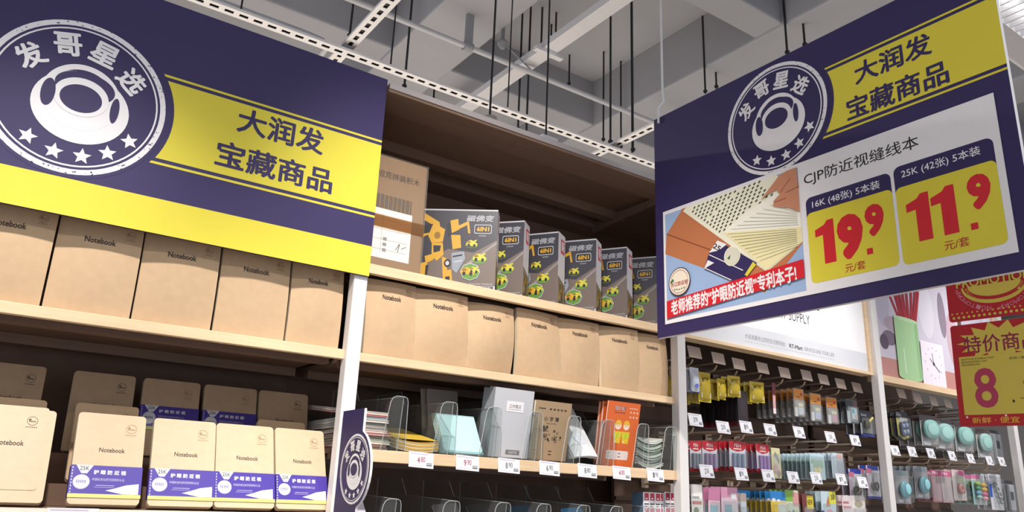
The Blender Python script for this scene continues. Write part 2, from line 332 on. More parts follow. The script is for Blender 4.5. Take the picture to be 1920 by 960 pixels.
P.text('大润发服务让您的生活更轻松!', 2.03, 2.24, 2.014, 2.03, TX).text('RT-Mart', 2.262, 2.335, 2.014, 2.028, DK, .02).text('SERVICES EASE YOUR LIFE!', 2.345, 2.52, 2.015, 2.028, TX)
for k in range(34): P.rect(2.03+k*.0145, 2.004, 2.037+k*.0145, 2.0053, TX)
P.text('STATIONERY SUPPLY', 2.04, 2.39, 2.112, 2.146, M('#4A4A50', .5, 'print')).text('文具用品', 2.06, 2.45, 2.172, 2.262, DK, .03)
P.build('header_poster', b3, (0, .0118, 0))
P = Print().rect(L4+.018, 1.985, R4-.018, 2.44, M('#CFC8D6', .4, 'print'))
for cx, cz, rx, rz, c in ((2.87, 2.3, .05, .12, '#C2BACB'), (2.90, 2.14, .05, .03, '#7E6F7E'), (2.86, 2.12, .03, .03, '#5F5060'), (3.2, 2.3, .06, .12, '#DAD6E2'), (3.33, 2.3, .03, .1, '#8D8090'), (3.4, 2.2, .05, .12, '#C7A9B4'), (3.6, 2.25, .12, .14, '#B9B3C2'), (2.93, 2.2, .06, .03, '#B7A5B2')):
    P.disc(cx, cz, rx, M(c, .4, 'print'), 28, rz)
P.rect(L4+.018, 1.985, R4-.018, 2.058, M('#C08880', .4, 'print'))
for x0, z0, x1, z1 in ((2.985, 2.23, 2.905, 2.36), (3.0, 2.23, 2.955, 2.37), (3.02, 2.23, 2.97, 2.36), (3.04, 2.23, 3.025, 2.385), (3.055, 2.23, 3.06, 2.37), (3.075, 2.23, 3.10, 2.385), (3.09, 2.23, 3.135, 2.39), (3.03, 2.23, 2.99, 2.385), (3.1, 2.23, 3.15, 2.37)):
    P.line(x0, z0, x1, z1, .017, M('#A32531', .4, 'print')); P.line(x1, z1, x1+(x1-x0)*.09, z1+.012, .008, M('#5A2030', .4, 'print')); P.line(x0+.003, z0, x1+.003, z1, .003, M('#C2485A', .4, 'print'))
P.poly([(2.937, 2.232), (2.935, 2.0)] + [(3.02+.085*math.cos(math.radians(a)), 2.0+.016*math.sin(math.radians(a))) for a in range(180, 361, 20)] + [(3.112, 2.232)], M('#A9D09B', .35, 'print'))
P.disc(3.0245, 2.232, .0875, M('#BFDDB0', .35, 'print'), 30, .008).rect(2.985, 2.01, 2.991, 2.11, M('#DCEFD2', .3, 'print')).rect(3.085, 2.0, 3.108, 2.222, M('#93BE88', .35, 'print'))
P.poly([(3.118, 2.162), (3.108, 1.984), (3.288, 1.984), (3.292, 2.162)], M('#EFE6F0', .4, 'print'))
for k in range(12): P.disc(3.205+.062*math.cos(k*math.pi/6), 2.078+.062*math.sin(k*math.pi/6), .004, M('#C2B6C8', .4, 'print'), 8)
P.line(3.205, 2.074, 3.2, 2.118, .004, DK).line(3.205, 2.074, 3.246, 2.044, .004, DK).line(3.205, 2.074, 3.178, 2.094, .003, DK).disc(3.205, 2.074, .007, DK, 12)
P.build('header_picture', b4, (0, .0118, 0))

# ------------------------------------------------------------------ the two hanging signs and the emblem board on the post
def emblem(P, cx, cy, R, ink, ground, chars=True):
    P.disc(cx, cy, R*1.045, ground, 64).disc(cx, cy, R, ink, 72).disc(cx, cy, R*.935, ground, 64).ring(cx, cy, R*.885, R*.905, ink)
    rnd = random.Random(3); sv, sf = [], []
    for k in range(70):
        a = rnd.uniform(0, 6.283); r = R*rnd.uniform(.94, 1.0); q = R*rnd.uniform(.004, .011)
        n = len(sv); sv += [(cx+r*math.cos(a)+q*rnd.uniform(.6, 1.8)*math.cos(b), cy+r*math.sin(a)+q*rnd.uniform(.5, 1.3)*math.sin(b)) for b in (0, 1.2, 2.4, 3.8, 5)]; sf.append(tuple(range(n, n+5)))
    P.it.append((sv, sf, ground))
    for ch, a in zip('发哥星选', (148, 109, 74, 36)):
        x, y = cx+R*.675*math.cos(math.radians(a)), cy+R*.675*math.sin(math.radians(a)); q = R*.155
        P.text(ch, x-q, x+q, y-q, y+q, ink, .03, math.radians((a-90)*.75))
    for a in (238, 261, 283.5, 305, 328): P.star(cx+R*.765*math.cos(math.radians(a)), cy+R*.765*math.sin(math.radians(a)), R*.105, ink, math.radians((a-270)*.3))
    # middle mark: a white disc with rounded openings, nothing figurative
    ox, oy = cx+R*.06, cy-R*.13
    P.disc(ox, oy, R*.53, ink, 48, R*.47).ring(ox-R*.02, oy+R*.13, R*.36, R*.43, ink)
    P.disc(ox, oy+R*.27, R*.33, ground, 40, R*.20).disc(ox-R*.02, oy+R*.13, R*.30, ink, 40, R*.25).disc(ox-R*.02, oy+R*.11, R*.23, ground, 40, R*.18)
    P.disc(ox-R*.37, oy+R*.09, R*.075, ground, 24, R*.18).disc(ox+R*.36, oy+R*.07, R*.05, ground, 24, R*.17)
def ribbon(P, x0, x1, y0, y1, cx, cy, R, th, g1):
    """yellow band with double rules, its left end cut round the emblem"""
    def ex(y): return cx + math.sqrt(max(R*R-(y-cy)**2, 0))
    ys = [y0+g1+th*1.7 + (y1-y0-2*g1-3.4*th)*k/14 for k in range(15)]
    P.poly([(x1, ys[0])] + [(x1, ys[-1])] + [(ex(y)+.001, y) for y in reversed(ys)], YEL)
    for a, b in ((y1-th, y1), (y0, y0+th)): P.poly([(ex(a), a), (x1, a), (x1, b), (ex(b), b)], YEL)
t = thing('hanging_sign', (0, 0, 0), 'large purple and yellow sign with round white emblem at upper left', 'sign')
SK = 1.0247
MB().box(-.46*SK, .673*SK, -.022, -.0145, 1.5+.447*SK, 1.5+.935*SK).build('board', [NAVY], t)
P = Print().rect(-.46, 1.947, .673, 2.435, NAVY).rect(-.46, 1.947, .673, 2.016, YEL)
ribbon(P, .2, .673, 2.084, 2.275, .058, 2.177, .168, .005, .004); emblem(P, .058, 2.177, .153, WHITE, NAVY)
P.text('大润发', .347, .536, 2.197, 2.255, NAVY, .025).text('宝藏商品', .315, .566, 2.112, 2.170, NAVY, .025)
P.build('printed_face', t, (0, -.022, 1.5-1.5*SK), (SK, 0, 0), (0, 0, SK))

t = thing('hanging_sign', (1.47, -.15, 1.91), 'purple price sign with white sheet and two yellow price tiles, at right', 'sign')
PU, PV = (0, -1, 0), (0, 0, 1)
MB().box(0, .012, -.915, 0, 0, .641).build('board', [WHITE], t)
RED = M('#D3202E', .45, 'print'); SKYB = M('#9DB7DE', .45, 'print'); TAN = M('#C07850', .5, 'print'); CREAM = M('#EFEDD8', .5, 'print'); SKIN = M('#C98A6C', .5, 'print'); PALEY = M('#F1E7B4', .5, 'print')
P = Print().rect(0, 0, .915, .641, NAVY)
ribbon(P, .5, .915, .385, .557, .405, .486, .158, .0048, .004); emblem(P, .405, .486, .142, WHITE, NAVY)
P.rect(.03, .033, .8855, .348, WHITE)
P.text('大润发', .617, .787, .481, .534, NAVY, .025).text('宝藏商品', .590, .812, .403, .458, NAVY, .025)
# printed photograph of the open notebook
P.rect(.038, .044, .4575, .338, SKYB)
P.poly([(.098, .334), (.043, .281), (.036, .226), (.178, .153), (.29, .094), (.348, .06), (.4575, .155), (.4575, .30), (.40, .338), (.1, .338)], TAN)
P.line(.043, .281, .235, .178, .003, M('#8E4F33', .5, 'print'))
P.poly([(.104, .330), (.115, .338), (.40, .338), (.4575, .285), (.4575, .157), (.357, .108)], CREAM)
for i in range(16):
    for j in range(11):
        x = .13+i*.0148+j*.0095; y = .328-j*.0086+i*.0005
        if y < .34-(x-.1)*.42+.155-.02 and x < .42 and y > .236 and x+y*.9 < .655 and (i*7+j*3) % 11: P.line(x-.0035, y-.0018, x+.0025, y+.0022, .0042, M('#3C4436', .5, 'print'))
P.poly([(.238, .235), (.30, .268), (.398, .293), (.43, .27), (.4575, .235), (.4575, .192)], M('#F6F4E8', .5, 'print'))
P.poly([(.238, .235), (.4575, .192), (.4575, .158), (.357, .112)], PALEY)
for k in range(10):
    a = k/10; P.line(.25+a*.1, .228-a*.1, .445, .19-a*.045, .0011, M('#8C9080', .5, 'print'))
    if k < 7: P.line(.26+a*.2, .238+a*.05, .45, .2+a*.05, .001, M('#A9AFA6', .5, 'print'))
P.poly([(.19, .193), (.218, .219), (.333, .135), (.297, .107), (.257, .106), (.172, .155)], NAVY).poly([(.19, .193), (.218, .219), (.247, .202), (.222, .192)], WHITE).poly([(.172, .155), (.185, .175), (.205, .163)], WHITE)
P.text('25', .203, .229, .195, .208, DK, .02, -.6).line(.19, .188, .292, .125, .0022, WHITE).line(.175, .156, .256, .108, .0022, WHITE).poly([(.296, .113), (.303, .108), (.331, .131), (.322, .14)], M('#D9CE4A', .5, 'print'))
P.ring(.262, .168, .022, .025, CREAM, 30).disc(.262, .168, .0215, M('#D9D6C6', .5, 'print'), 30).poly([(.247, .165), (.258, .172), (.254, .16)], M('#2F6E3C', .5, 'print'))
P.poly([(.354, .287), (.38, .309), (.41, .333), (.43, .338), (.4575, .338), (.4575, .228), (.43, .246), (.40, .256), (.388, .262), (.39, .275), (.408, .286), (.40, .30), (.375, .296)], SKIN)
P.line(.392, .27, .425, .272, .0022, M('#9E5F48', .5, 'print')).line(.41, .29, .44, .318, .0022, M('#9E5F48', .5, 'print')).line(.425, .285, .4575, .29, .002, M('#9E5F48', .5, 'print'))
P.poly([(.041, .046), (.458, .074), (.458, .116), (.041, .093)], RED).text("老师推荐的“护眼防近视”专利本子!", .056, .438, .060, .1, WHITE, .03, .045)
P.disc(.088, .138, .038, M('#4A2A3A', .5, 'print'), 40).disc(.088, .138, .0355, M('#EFE3D2', .5, 'print'), 40).text('长江防近视', .059, .117, .127, .139, M('#A3242C', .5, 'print'), .02).poly([(.055, .14), (.066, .15), (.07, .143), (.06, .137)], M('#2F7A3C', .5, 'print')).ring(.088, .138, .030, .031, M('#8A6A60', .5, 'print'), 30)
for k in range(5): P.star(.072+k*.008, .117-abs(k-2)*-.001, .0032, M('#3F7A46', .5, 'print'))
# price tiles
def one(P, x0, x1, y0, y1): return P.poly([(x0+(x1-x0)*a, y0+(y1-y0)*b) for a, b in ((.40, 0), (1, 0), (1, 1), (.66, 1), (.5, .91), (0, .83), (0, .66), (.40, .68))], RED)
P.text('CJP防近视缝线本', .472, .737, .284, .318, DK, .006)
for x0, x1, yb, yt, head, big in ((.472, .672, .056, .256, '16K (48张) 5本装', '19'), (.679, .872, .053, .262, '25K (42张) 5本装', '11')):
    P.poly(rrect(x0, yb, x1, yt, .014), NAVY).poly(rrect(x0, yb, x1, yb+.163, .012), YEL)
    P.text(head, x0+.016, x1-.024, yt-.031, yt-.009, WHITE, .006)
    one(P, x0+.018, x0+.064, .094, .192)
    if big == '11': one(P, x0+.067, x0+.113, .094, .192)
    else: P.text('9', x0+.070, x0+.130, .091, .192, RED, .07)
    P.text('9', x0+.136, x0+.178, .128, .198, RED, .06).rect(x0+.134, .092, x0+.147, .105, RED)
    P.text('元/套', x0+.082, x0+.128, .064, .083, M('#B3222C', .45, 'print'), .004)
P.build('printed_face', t, (0, 0, 0), PU, PV)
for yy in (-.03, -.87):
    MB().tube([(.006, yy, 2.94), (.006, yy, .72), (.006, yy-.004, .69), (-.006, yy+.006, .67), (-.006, yy+.006, .62)], .0035).build('hanging_wire', M('#D8D8DA', .4), t)

t = thing('post_sign', (.664, 0, 0), 'narrow purple board with round emblem fixed to the white post below the left sign', 'sign')
out = [(.022, 1.18), (.022, 1.655), (.128, 1.655), (.128, 1.612)]
out = [(.022, 1.18), (.128, 1.18), (.128, 1.462)] + [(.105+.073*math.cos(math.radians(a)), 1.537+.076*math.sin(math.radians(a))) for a in range(-70, 71, 10)] + [(.128, 1.612), (.128, 1.655), (.022, 1.655)]
MB().prism(out, (-.002, 0, 0), PU, PV, (-1, 0, 0), .005, 0).build('board', [WHITE], t)
P = Print().poly(out, NAVY); emblem(P, .105, 1.537, .068, WHITE, NAVY)
for k, ch in enumerate('大润发宝藏商品'): P.text(ch, .052, .098, 1.412-.05*k, 1.452-.05*k, YEL, .02)
P.build('printed_face', t, (-.002, 0, 0), PU, PV)

# promotion cards hanging over the right bay
t = thing('hanging_promotion_sign', (2.35, -.475, 1.735), 'red promotion card pair with a yellow 8.9 price card at the right edge', 'sign', rot=(math.radians(1.5), 0, 0))
RED2 = M('#B81D2A', .4, 'print'); YE2 = M('#D6C252', .4, 'print'); ORG = M('#E9B445', .4, 'print'); MAG = M('#B33A5C', .4, 'print')
for nm, z0, z1 in (('price_card', 0, .292), ('header_card', .303, .455)):
    MB().prism(rrect(0, z0, .265, z1, .008), (0, 0, 0), PU, PV, (-1, 0, 0), .003).build(nm, [RED2], t)
P = Print().poly(rrect(0, 0, .265, .292, .008), RED2)
P.poly([(.1325 + (.118 if k % 2 == 0 else .086)*math.cos(k*math.pi/14)*(1), .236 + (.058 if k % 2 == 0 else .036)*math.sin(k*math.pi/14)) for k in range(28)], YE2)
P.text('特价商品', .034, .232, .206, .256, M('#8E1C48', .4, 'print'), .012).rect(.016, .032, .249, .198, YE2)
for k in range(3): P.text('童年时光彩色铅笔ACT3007', .022, .022+.09-.02*k, .187-.008*k, .193-.008*k, DK)
P.text('规格:1盒', .15, .19, .18, .187, DK).text('编号', .2, .222, .185, .193, DK).rect(.166, .072, .245, .0735, DK)
P.text('8', .05, .112, .05, .162, MAG, .02).text('.', .146, .152, .062, .07, DK, .02).text('9', .178, .218, .078, .13, MAG, .02)
P.text('新鲜 · 便宜 · 舒适', .035, .232, .008, .025, ORG, .01).disc(.022, .026, .003, WHITE, 12).disc(.125, .028, .003, WHITE, 12)
P.build('price_print', t.children[0], (0, 0, 0), PU, PV)
P = Print().poly(rrect(0, .303, .265, .455, .008), RED2)
P.poly([(.1325+.09*math.cos(a*math.pi/20), .40+.055*math.sin(a*math.pi/20)) for a in range(20, 41)], YE2).poly([(.1325+.084*math.cos(a*math.pi/20), .402+.046*math.sin(a*math.pi/20)) for a in range(20, 41)], RED2).poly([(.1325+.072*math.cos(a*math.pi/20), .402+.036*math.sin(a*math.pi/20)) for a in range(20, 41)], YE2)
P.text('PROMOTION', .03, .235, .401, .427, M('#7A1218', .4, 'print'), .06).text('PROMOTION', .03, .235, .401, .427, YE2, .02)
PK = M('#D98A9A', .4, 'print')
for r, st, col, q in ((.088, 0, PK, .006), (.066, 6, YE2, .0035)):
    for k, ch in enumerate('PROMOTION PROMOTION'):
        a = math.radians(190 + k*8.7); x, y = .1325+r*math.cos(a)*1.15, .405+r*math.sin(a)*.85
        if ch != ' ': P.text(ch, x-q, x+q, y-q, y+q, col, 0, a+math.pi/2+math.pi)
for k in range(18): P.disc(.014+k*.0142, .314, .004, YE2, 12).disc(.01+k*.0142, .326, .0026, YE2, 12)
P.build('header_print', t.children[1], (0, 0, 0), PU, PV)
MB().box(.0035, .006, -.03, -.02, .28, .33).box(.0035, .006, -.24, -.23, .28, .33).tube([(.005, -.02, .45), (.005, -.02, 3.115)], .0025).tube([(.005, -.24, .45), (.005, -.24, 3.115)], .0025).build('hanging_wire', STEEL, t)

# ------------------------------------------------------------------ kraft notebooks
def frame_fn(O, U, V, w, h, fwd=None):
    """point on a (bent) cover: u across 0..1, v up 0..1, d outwards"""
    O, U, V = Vector(O), Vector(U).normalized(), Vector(V).normalized(); N = U.cross(V)
    def fn(u, v, d): return O + U*(u*w) + V*(v*h) + N*(d + (fwd(u, v) if fwd else 0))
    return fn
def dirs(lean, yaw=0, roll=0):
    """U, V of something facing the aisle: leaning back, turned about the vertical, tipped sideways"""
    Rm = Matrix.Rotation(yaw, 3, 'Z') @ Matrix.Rotation(-lean, 3, 'X') @ Matrix.Rotation(roll, 3, 'Y')
    return Rm @ Vector((1, 0, 0)), Rm @ Vector((0, 0, 1))
def seal(P, cx, cy, r, ink):
    P.ring(cx, cy, r*.92, r, ink, 30).poly([(cx-r*.75, cy+r*.25), (cx-r*.35, cy+r*.5), (cx-r*.2, cy+r*.2), (cx-r*.55, cy+r*.02)], ink)
    for k in range(6): P.rect(cx-r*.6+k*r*.22, cy-r*.25, cx-r*.46+k*r*.22, cy+r*.02, ink)
    for k in range(6): P.rect(cx-r*1.05+k*r*.36, cy-r*1.5, cx-r*.85+k*r*.36, cy-r*1.3, ink)
INKL = M('#9A7C5E', .6, 'print')
def notebook_upper(x, z, w, h, lean, yaw, bow, tw, label, y=.012, t=.012):
    U, V = dirs(lean, yaw)
    f = lambda u, v: bow*math.sin(math.pi*min(1, v*1.05))*(.55+.45*math.sin(math.pi*u)) + tw*(u-.5)*(v-.4) + bow*.5*math.sin(math.pi*u)*(v**2)
    fn = frame_fn((x, y, z+lift(t, lean)), U, V, w, h, f)
    t0 = thing('kraft_notebook', (0, 0, 0), label, 'notebook', 'kraft notebooks standing on the upper shelves')
    MB().slab(fn, t, 10, 12, 0, 1).build('cover', [KRAFT, KRAFT_EDGE], t0)
    P = Print().text('Notebook', w*.31, w*.68, h*.745, h*.81, INK, .02)
    seal(P, w*.845, h*.905, h*.042, M('#8A6C50', .6, 'print'))
    P.build('printed_title', t0, fn=lambda a, b, d: fn(a/w, b/h, d), base=.0010)
    return t0
def lift(t, lean): return t*math.sin(lean)+.0006
pos = [('leftmost', -.07), ('second', .078), ('third', .226), ('fourth', .376), ('fifth', .525)]
rnd = random.Random(11)
for k, (nm, x) in enumerate(pos):
    notebook_upper(x*1.012, 1.7905, .1455 if k < 4 else .118, .182, math.radians(4), math.radians(rnd.uniform(-3, -1)), rnd.uniform(.008, .013), rnd.uniform(-.010, .010),
                   f'bowed kraft notebook, {nm} from the left on the shelf just under the left sign', .021)
bx = [.706, .832, .978, 1.129, 1.273, 1.412, 1.553]
wd = [.128, .146, .142, .142, .138, .140, .122]
tws = [.012, .010, .03, -.014, .022, .028, .012]; bows = [.008, .014, .017, .010, .008, .012, .010]; hh = [.182, .181, .174, .181, .179, .180, .179]
for k, nm in enumerate(('first', 'second', 'third', 'fourth', 'fifth', 'sixth', 'seventh')):
    notebook_upper(bx[k]*1.008, 1.7885, wd[k], hh[k], math.radians(3.5), math.radians((1, -1, 2, 0, 1, -2, 0)[k]), bows[k], tws[k],
                   f'bowed kraft notebook, {nm} from the white post on the shelf below the toy boxes', .025)
PUR = M('#4A3A9E', .35, 'print'); LIME = M('#D6D97A', .4, 'print'); PKF = M('#E6A9C4', .4, 'print')
def notebook_lower(x, y, z, w, h, lean, yaw, label, band=None, t=.013, group='kraft notebooks on the lower left shelf', title=True, flap=False):
    U, V = dirs(lean, yaw); N = U.cross(V); O = Vector((x, y, z+lift(t+.0024, lean)))
    t0 = thing('kraft_notebook', O, label, 'notebook', group)
    MB().prism(rrect(0, 0, w, h, .007), (0, 0, 0), U, V, N, t, 0, 1).build('cover', [KRAFT2 if y < .07 else KRAFT, KRAFT_EDGE], t0)  # rear notebooks take the darker kraft: shelf shade put into their colour
    P = Print()
    if title: P.text('Notebook', w*.35, w*.72, h*.56, h*.61, INK, .012)
    seal(P, w*.79, h*.84, h*.052, INKL if band is not None else INK); P.build('printed_title', t0, (0, 0, 0), U, V)
    if flap:
        fo = -U*.012 + V*.022 + N*.0012
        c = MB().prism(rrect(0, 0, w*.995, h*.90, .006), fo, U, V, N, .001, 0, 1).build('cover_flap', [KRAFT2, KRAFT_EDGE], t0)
        P = Print(); P.text('Notebook', w*.35, w*.73, h*.46, h*.515, INK, .016); seal(P, w*.79, h*.74, h*.05, INK); P.build('printed_title', c, fo, U, V)
    if band is not None:
        b0, bh = band
        c = MB().prism([(-.001, b0), (w+.001, b0), (w+.001, b0+bh), (-.001, b0+bh)], N*.0012, U, V, N, t+.0024, 0).build('paper_band', [PUR], t0)
        P = Print().rect(-.001, b0, w+.001, b0+bh, PUR).rect(-.001, b0-.004, w+.001, b0+.003, LIME)
        P.poly([(w*.06, b0+bh), (w*.30, b0+bh), (w*.22, b0+bh*.72), (w*.14, b0+bh*.72)], WHITE).text('25K', w*.115, w*.245, b0+bh*.82, b0+bh*.96, DK, .01)
        P.disc(w*.155, b0+bh*.44, w*.115, WHITE, 30).ring(w*.155, b0+bh*.44, w*.103, w*.108, M('#8C86B8', .4, 'print'), 30)
        for k in range(5): P.rect(w*(.085+.028*k), b0+bh*.4, w*(.103+.028*k), b0+bh*.5, M('#8C86B8', .4, 'print'))
        P.text('护 眼 防 近 视', w*.31, w*.77, b0+bh*.70, b0+bh*.85, WHITE, .03).text('中国标准化研究院绿标认证', w*.30, w*.755, b0+bh*.49, b0+bh*.58, M('#C9C4E4', .4, 'print'))
        P.rect(w*.36, b0+bh*.33, w*.62, b0+bh*.345, M('#C9C4E4', .4, 'print')).rect(w*.34, b0+bh*.27, w*.62, b0+bh*.285, M('#A9A2D4', .4, 'print'))
        P.poly([(w*.50, b0+bh*.17), (w*.62, b0+bh*.24), (w*.78, b0+bh*.36), (w*.97, b0+bh*.42), (w*.97, b0+bh*.06), (w*.75, b0+bh*.06)], WHITE)
        for k in range(9): P.rect(w*.012, b0+bh*(.08+.1*k), w*.024, b0+bh*(.13+.1*k), WHITE)
        P.build('printed_band', c, N*.0012, U, V)
    return t0
LN = math.radians(23)
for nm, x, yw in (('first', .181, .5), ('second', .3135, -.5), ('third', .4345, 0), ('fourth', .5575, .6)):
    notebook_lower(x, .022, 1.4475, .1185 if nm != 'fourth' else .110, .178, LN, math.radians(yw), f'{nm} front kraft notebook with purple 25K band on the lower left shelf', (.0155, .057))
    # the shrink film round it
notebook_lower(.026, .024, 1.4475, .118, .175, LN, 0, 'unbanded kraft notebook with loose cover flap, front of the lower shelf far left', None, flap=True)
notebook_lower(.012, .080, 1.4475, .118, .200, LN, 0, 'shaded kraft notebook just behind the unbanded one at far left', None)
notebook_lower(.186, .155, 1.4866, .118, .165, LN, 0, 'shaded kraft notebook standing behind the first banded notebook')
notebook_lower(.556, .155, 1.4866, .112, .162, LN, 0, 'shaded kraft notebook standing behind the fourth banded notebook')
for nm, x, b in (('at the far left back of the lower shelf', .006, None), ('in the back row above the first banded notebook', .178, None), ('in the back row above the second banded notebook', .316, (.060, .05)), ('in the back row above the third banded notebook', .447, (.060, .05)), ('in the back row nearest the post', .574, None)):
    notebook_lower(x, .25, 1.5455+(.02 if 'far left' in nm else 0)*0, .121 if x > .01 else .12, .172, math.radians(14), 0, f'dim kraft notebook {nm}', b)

# ------------------------------------------------------------------ carton and toy boxes on the top shelf
t = thing('carton', (.535, .027, 1.9965), 'brown shipping carton in clear film behind the left sign on the top shelf', 'carton')
CART = M('#92755A', .7, 'kraft')
MB().box(0, .312, .006, .30, 0, .29, 0, .004).build('carton_body', [CART], t)
MB().box(-.001, .3135, .0045, .3015, .001, .2915).build('shrink_film', FILM, t)
P = Print().text('方块主式主战坦克拼装积木', .06, .292, .232, .250, M('#3A2C22', .6, 'print'), .01)
for k in range(26): P.rect(.176+k*.0038, .152, .176+k*.0038+(.0022 if k % 3 else .0012), .188, DK)
P.rect(.10, .028, .278, .152, WHITE)
for k in range(4): P.line(.12, .05+.025*k, .27, .05+.025*k, .0008, TX)
P.line(.12, .04, .12, .14, .0008, TX).line(.2, .04, .2, .14, .0008, TX).line(.24, .055, .25, .072, .0016, DK).line(.25, .072, .246, .05, .0016, DK).line(.255, .06, .268, .068, .0014, DK)
for k in range(3): P.rect(.205, .045+k*.014, .215, .053+k*.014, TX)
P.build('carton_label', t, (0, .006, 0))
MB().box(.0, .312, .0035, .0042, .105, .135).build('packing_tape', clear('packing_tape', '#D9BE96', .9, .1, .04), t)
BOXD = M('#3B3A44', .35, 'print'); BOXG = M('#6E625C', .4, 'print'); AMB = M('#CC9C2C', .4, 'print'); AMD = M('#8C6A1E', .4, 'print'); GRN = M('#5E8C3A', .4, 'print'); SIL = M('#B9BCC4', .4, 'print'); YGR = M('#C8C044', .4, 'print'); GUN = M('#22242A', .4, 'print')
BW, BH, BT = .258, .222, .058
def vehicle(P, x, y, s, c):
    P.poly([(x-s, y-s*.35), (x+s*.9, y-s*.5), (x+s*1.05, y-.1*s), (x+s*.5, y+s*.25), (x-s*.2, y+s*.5), (x-s*.9, y+s*.2)], c)
    P.poly([(x-s*.9, y+s*.2), (x-s*.3, y+s*.35), (x-s*.1, y+s*.05), (x-s*.7, y-s*.05)], AMD).disc(x-s*.5, y-s*.32, s*.24, GUN, 12).disc(x+s*.5, y-s*.36, s*.24, GUN, 12).poly([(x+s*.2, y+s*.3), (x+s*.8, y+s*.55), (x+s*.95, y+s*.4), (x+s*.4, y+s*.1)], c)
def toy_art():
    P = Print().rect(0, 0, BW, BH, BOXD).poly([(0, 0), (BW, 0), (BW, BH*.62), (BW*.72, BH*.46), (BW*.4, BH*.5), (0, BH*.25)], BOXG)
    P.poly([(BW*.60, BH*.30), (BW, BH*.60), (BW, BH*.57), (BW*.62, BH*.27)], M('#8C8684', .4, 'print')).rect(0, BH-.004, BW, BH, SIL)
    # a heap of yellow machine parts: booms, buckets, plates and wheels
    for a in (((.02, .21), (.07, .185), (.075, .165), (.02, .19)), ((.045, .185), (.09, .165), (.085, .13), (.05, .125), (.035, .15)), ((.05, .125), (.085, .128), (.09, .095), (.07, .078), (.052, .09)), ((.105, .19), (.13, .195), (.135, .165), (.112, .155)), ((.13, .175), (.165, .19), (.172, .155), (.165, .155), (.16, .178), (.132, .165)), ((.11, .15), (.14, .15), (.145, .115), (.118, .11)), ((.03, .09), (.06, .098), (.058, .08), (.035, .07)), ((.015, .07), (.04, .075), (.035, .03), (.01, .025)), ((.085, .09), (.10, .085), (.105, .05), (.09, .05)), ((.09, .05), (.118, .055), (.125, .01), (.096, .006)), ((.005, .15), (.04, .165), (.036, .15), (.005, .135))):
        P.poly(a, AMB)
    for a in (((.02, .175), (.05, .18), (.04, .155), (.012, .15)), ((.055, .12), (.08, .12), (.078, .105), (.058, .1)), ((.095, .18), (.105, .185), (.112, .15), (.1, .145)), ((.1, .035), (.114, .037), (.115, .022), (.102, .02)), ((.035, .065), (.045, .066), (.042, .035), (.035, .032))): P.poly(a, GUN)
    P.disc(.066, .148, .010, AMD, 16).disc(.104, .072, .011, GUN, 16).disc(.104, .072, .006, SIL, 12).poly([(.115, .1), (.155, .105), (.16, .085), (.135, .045), (.12, .055)], M('#8D95A2', .4, 'print')).line(.12, .09, .15, .095, .004, GUN).line(.125, .075, .15, .08, .003, SIL)
    P.disc(.178, .122, .022, M('#4A5238', .4, 'print'), 20, .010).disc(.205, .085, .026, GRN, 6, .014).disc(.178, .05, .032, SIL, 8, .024).disc(.178, .05, .030, GRN, 8, .022)
    vehicle(P, .178, .128, .018, YGR); vehicle(P, .205, .09, .021, YGR); vehicle(P, .17, .052, .022, AMB); vehicle(P, .19, .056, .016, YGR)
    P.text('磁佛变', .158, .246, .188, .206, M('#A2A4AC', .4, 'print'), .03, 0, .25).poly(rrect(.184, .155, .240, .180, .005), SIL).poly(rrect(.186, .157, .238, .178, .004), GUN).text('6IN1', .192, .232, .161, .174, AMB, .04).text('STEAM', .2, .222, .147, .151, SIL)
    P.text('BUILDING WARRIOR', .178, .25, .016, .0195, SIL).rect(.14, .0, BW, .0125, SIL).rect(.143, .001, BW-.005, .0115, M('#4A4648', .4, 'print')).text('变形积木 7IN1 拼装', .15, .245, .002, .010, SIL, .02)
    return P
def toy_side():
    P = Print().rect(0, 0, BT, BH, M('#D9D7DC', .4, 'print')).poly([(0, 0), (BT, 0), (BT, BH*.34), (0, BH*.42)], M('#7D6F5C', .4, 'print')).rect(BT*.35, BH*.74, BT*.9, BH*.93, M('#C8283C', .4, 'print')).text('哥', BT*.42, BT*.83, BH*.77, BH*.90, WHITE, .02)
    for k in range(7): P.poly([(BT*.1+BT*.1*k, BH*.08+BH*.05*((k*5) % 4)), (BT*.3+BT*.1*k, BH*.15+BH*.06*((k*3) % 4)), (BT*.2+BT*.1*k, BH*.28+BH*.04*((k*7) % 3))], (AMB, GUN, AMD)[k % 3])
    P.poly(rrect(BT*.2, BH*.02, BT*.8, BH*.10, .004), GUN).text('6IN1', BT*.28, BT*.72, BH*.035, BH*.085, AMB, .03)
    return P
art = toy_art(); BX = .212
art = art.build('printed_front', None, (-BX, 0, 0), (BX/BW, 0, 0), mesh_only=True)
sid = toy_side().build('printed_side', None, (0, 0, 0), (0, 1, 0), (0, 0, 1), mesh_only=True)
proto = None
TOYS = [(1.055, .016, -38, 'first, full-front toy box with yellow machine picture, beside the carton'), (1.156, .036, -50, 'second toy box from the carton, mostly hidden by the first'), (1.283, .046, -57, 'third toy box from the carton in the fanned row'),
        (1.404, .024, -56, 'fourth toy box from the carton in the fanned row'), (1.522, .022, -59, 'fifth toy box from the carton, showing its whole white side'), (1.655, .03, -57, 'last toy box of the row, dim, half behind the right sign')]
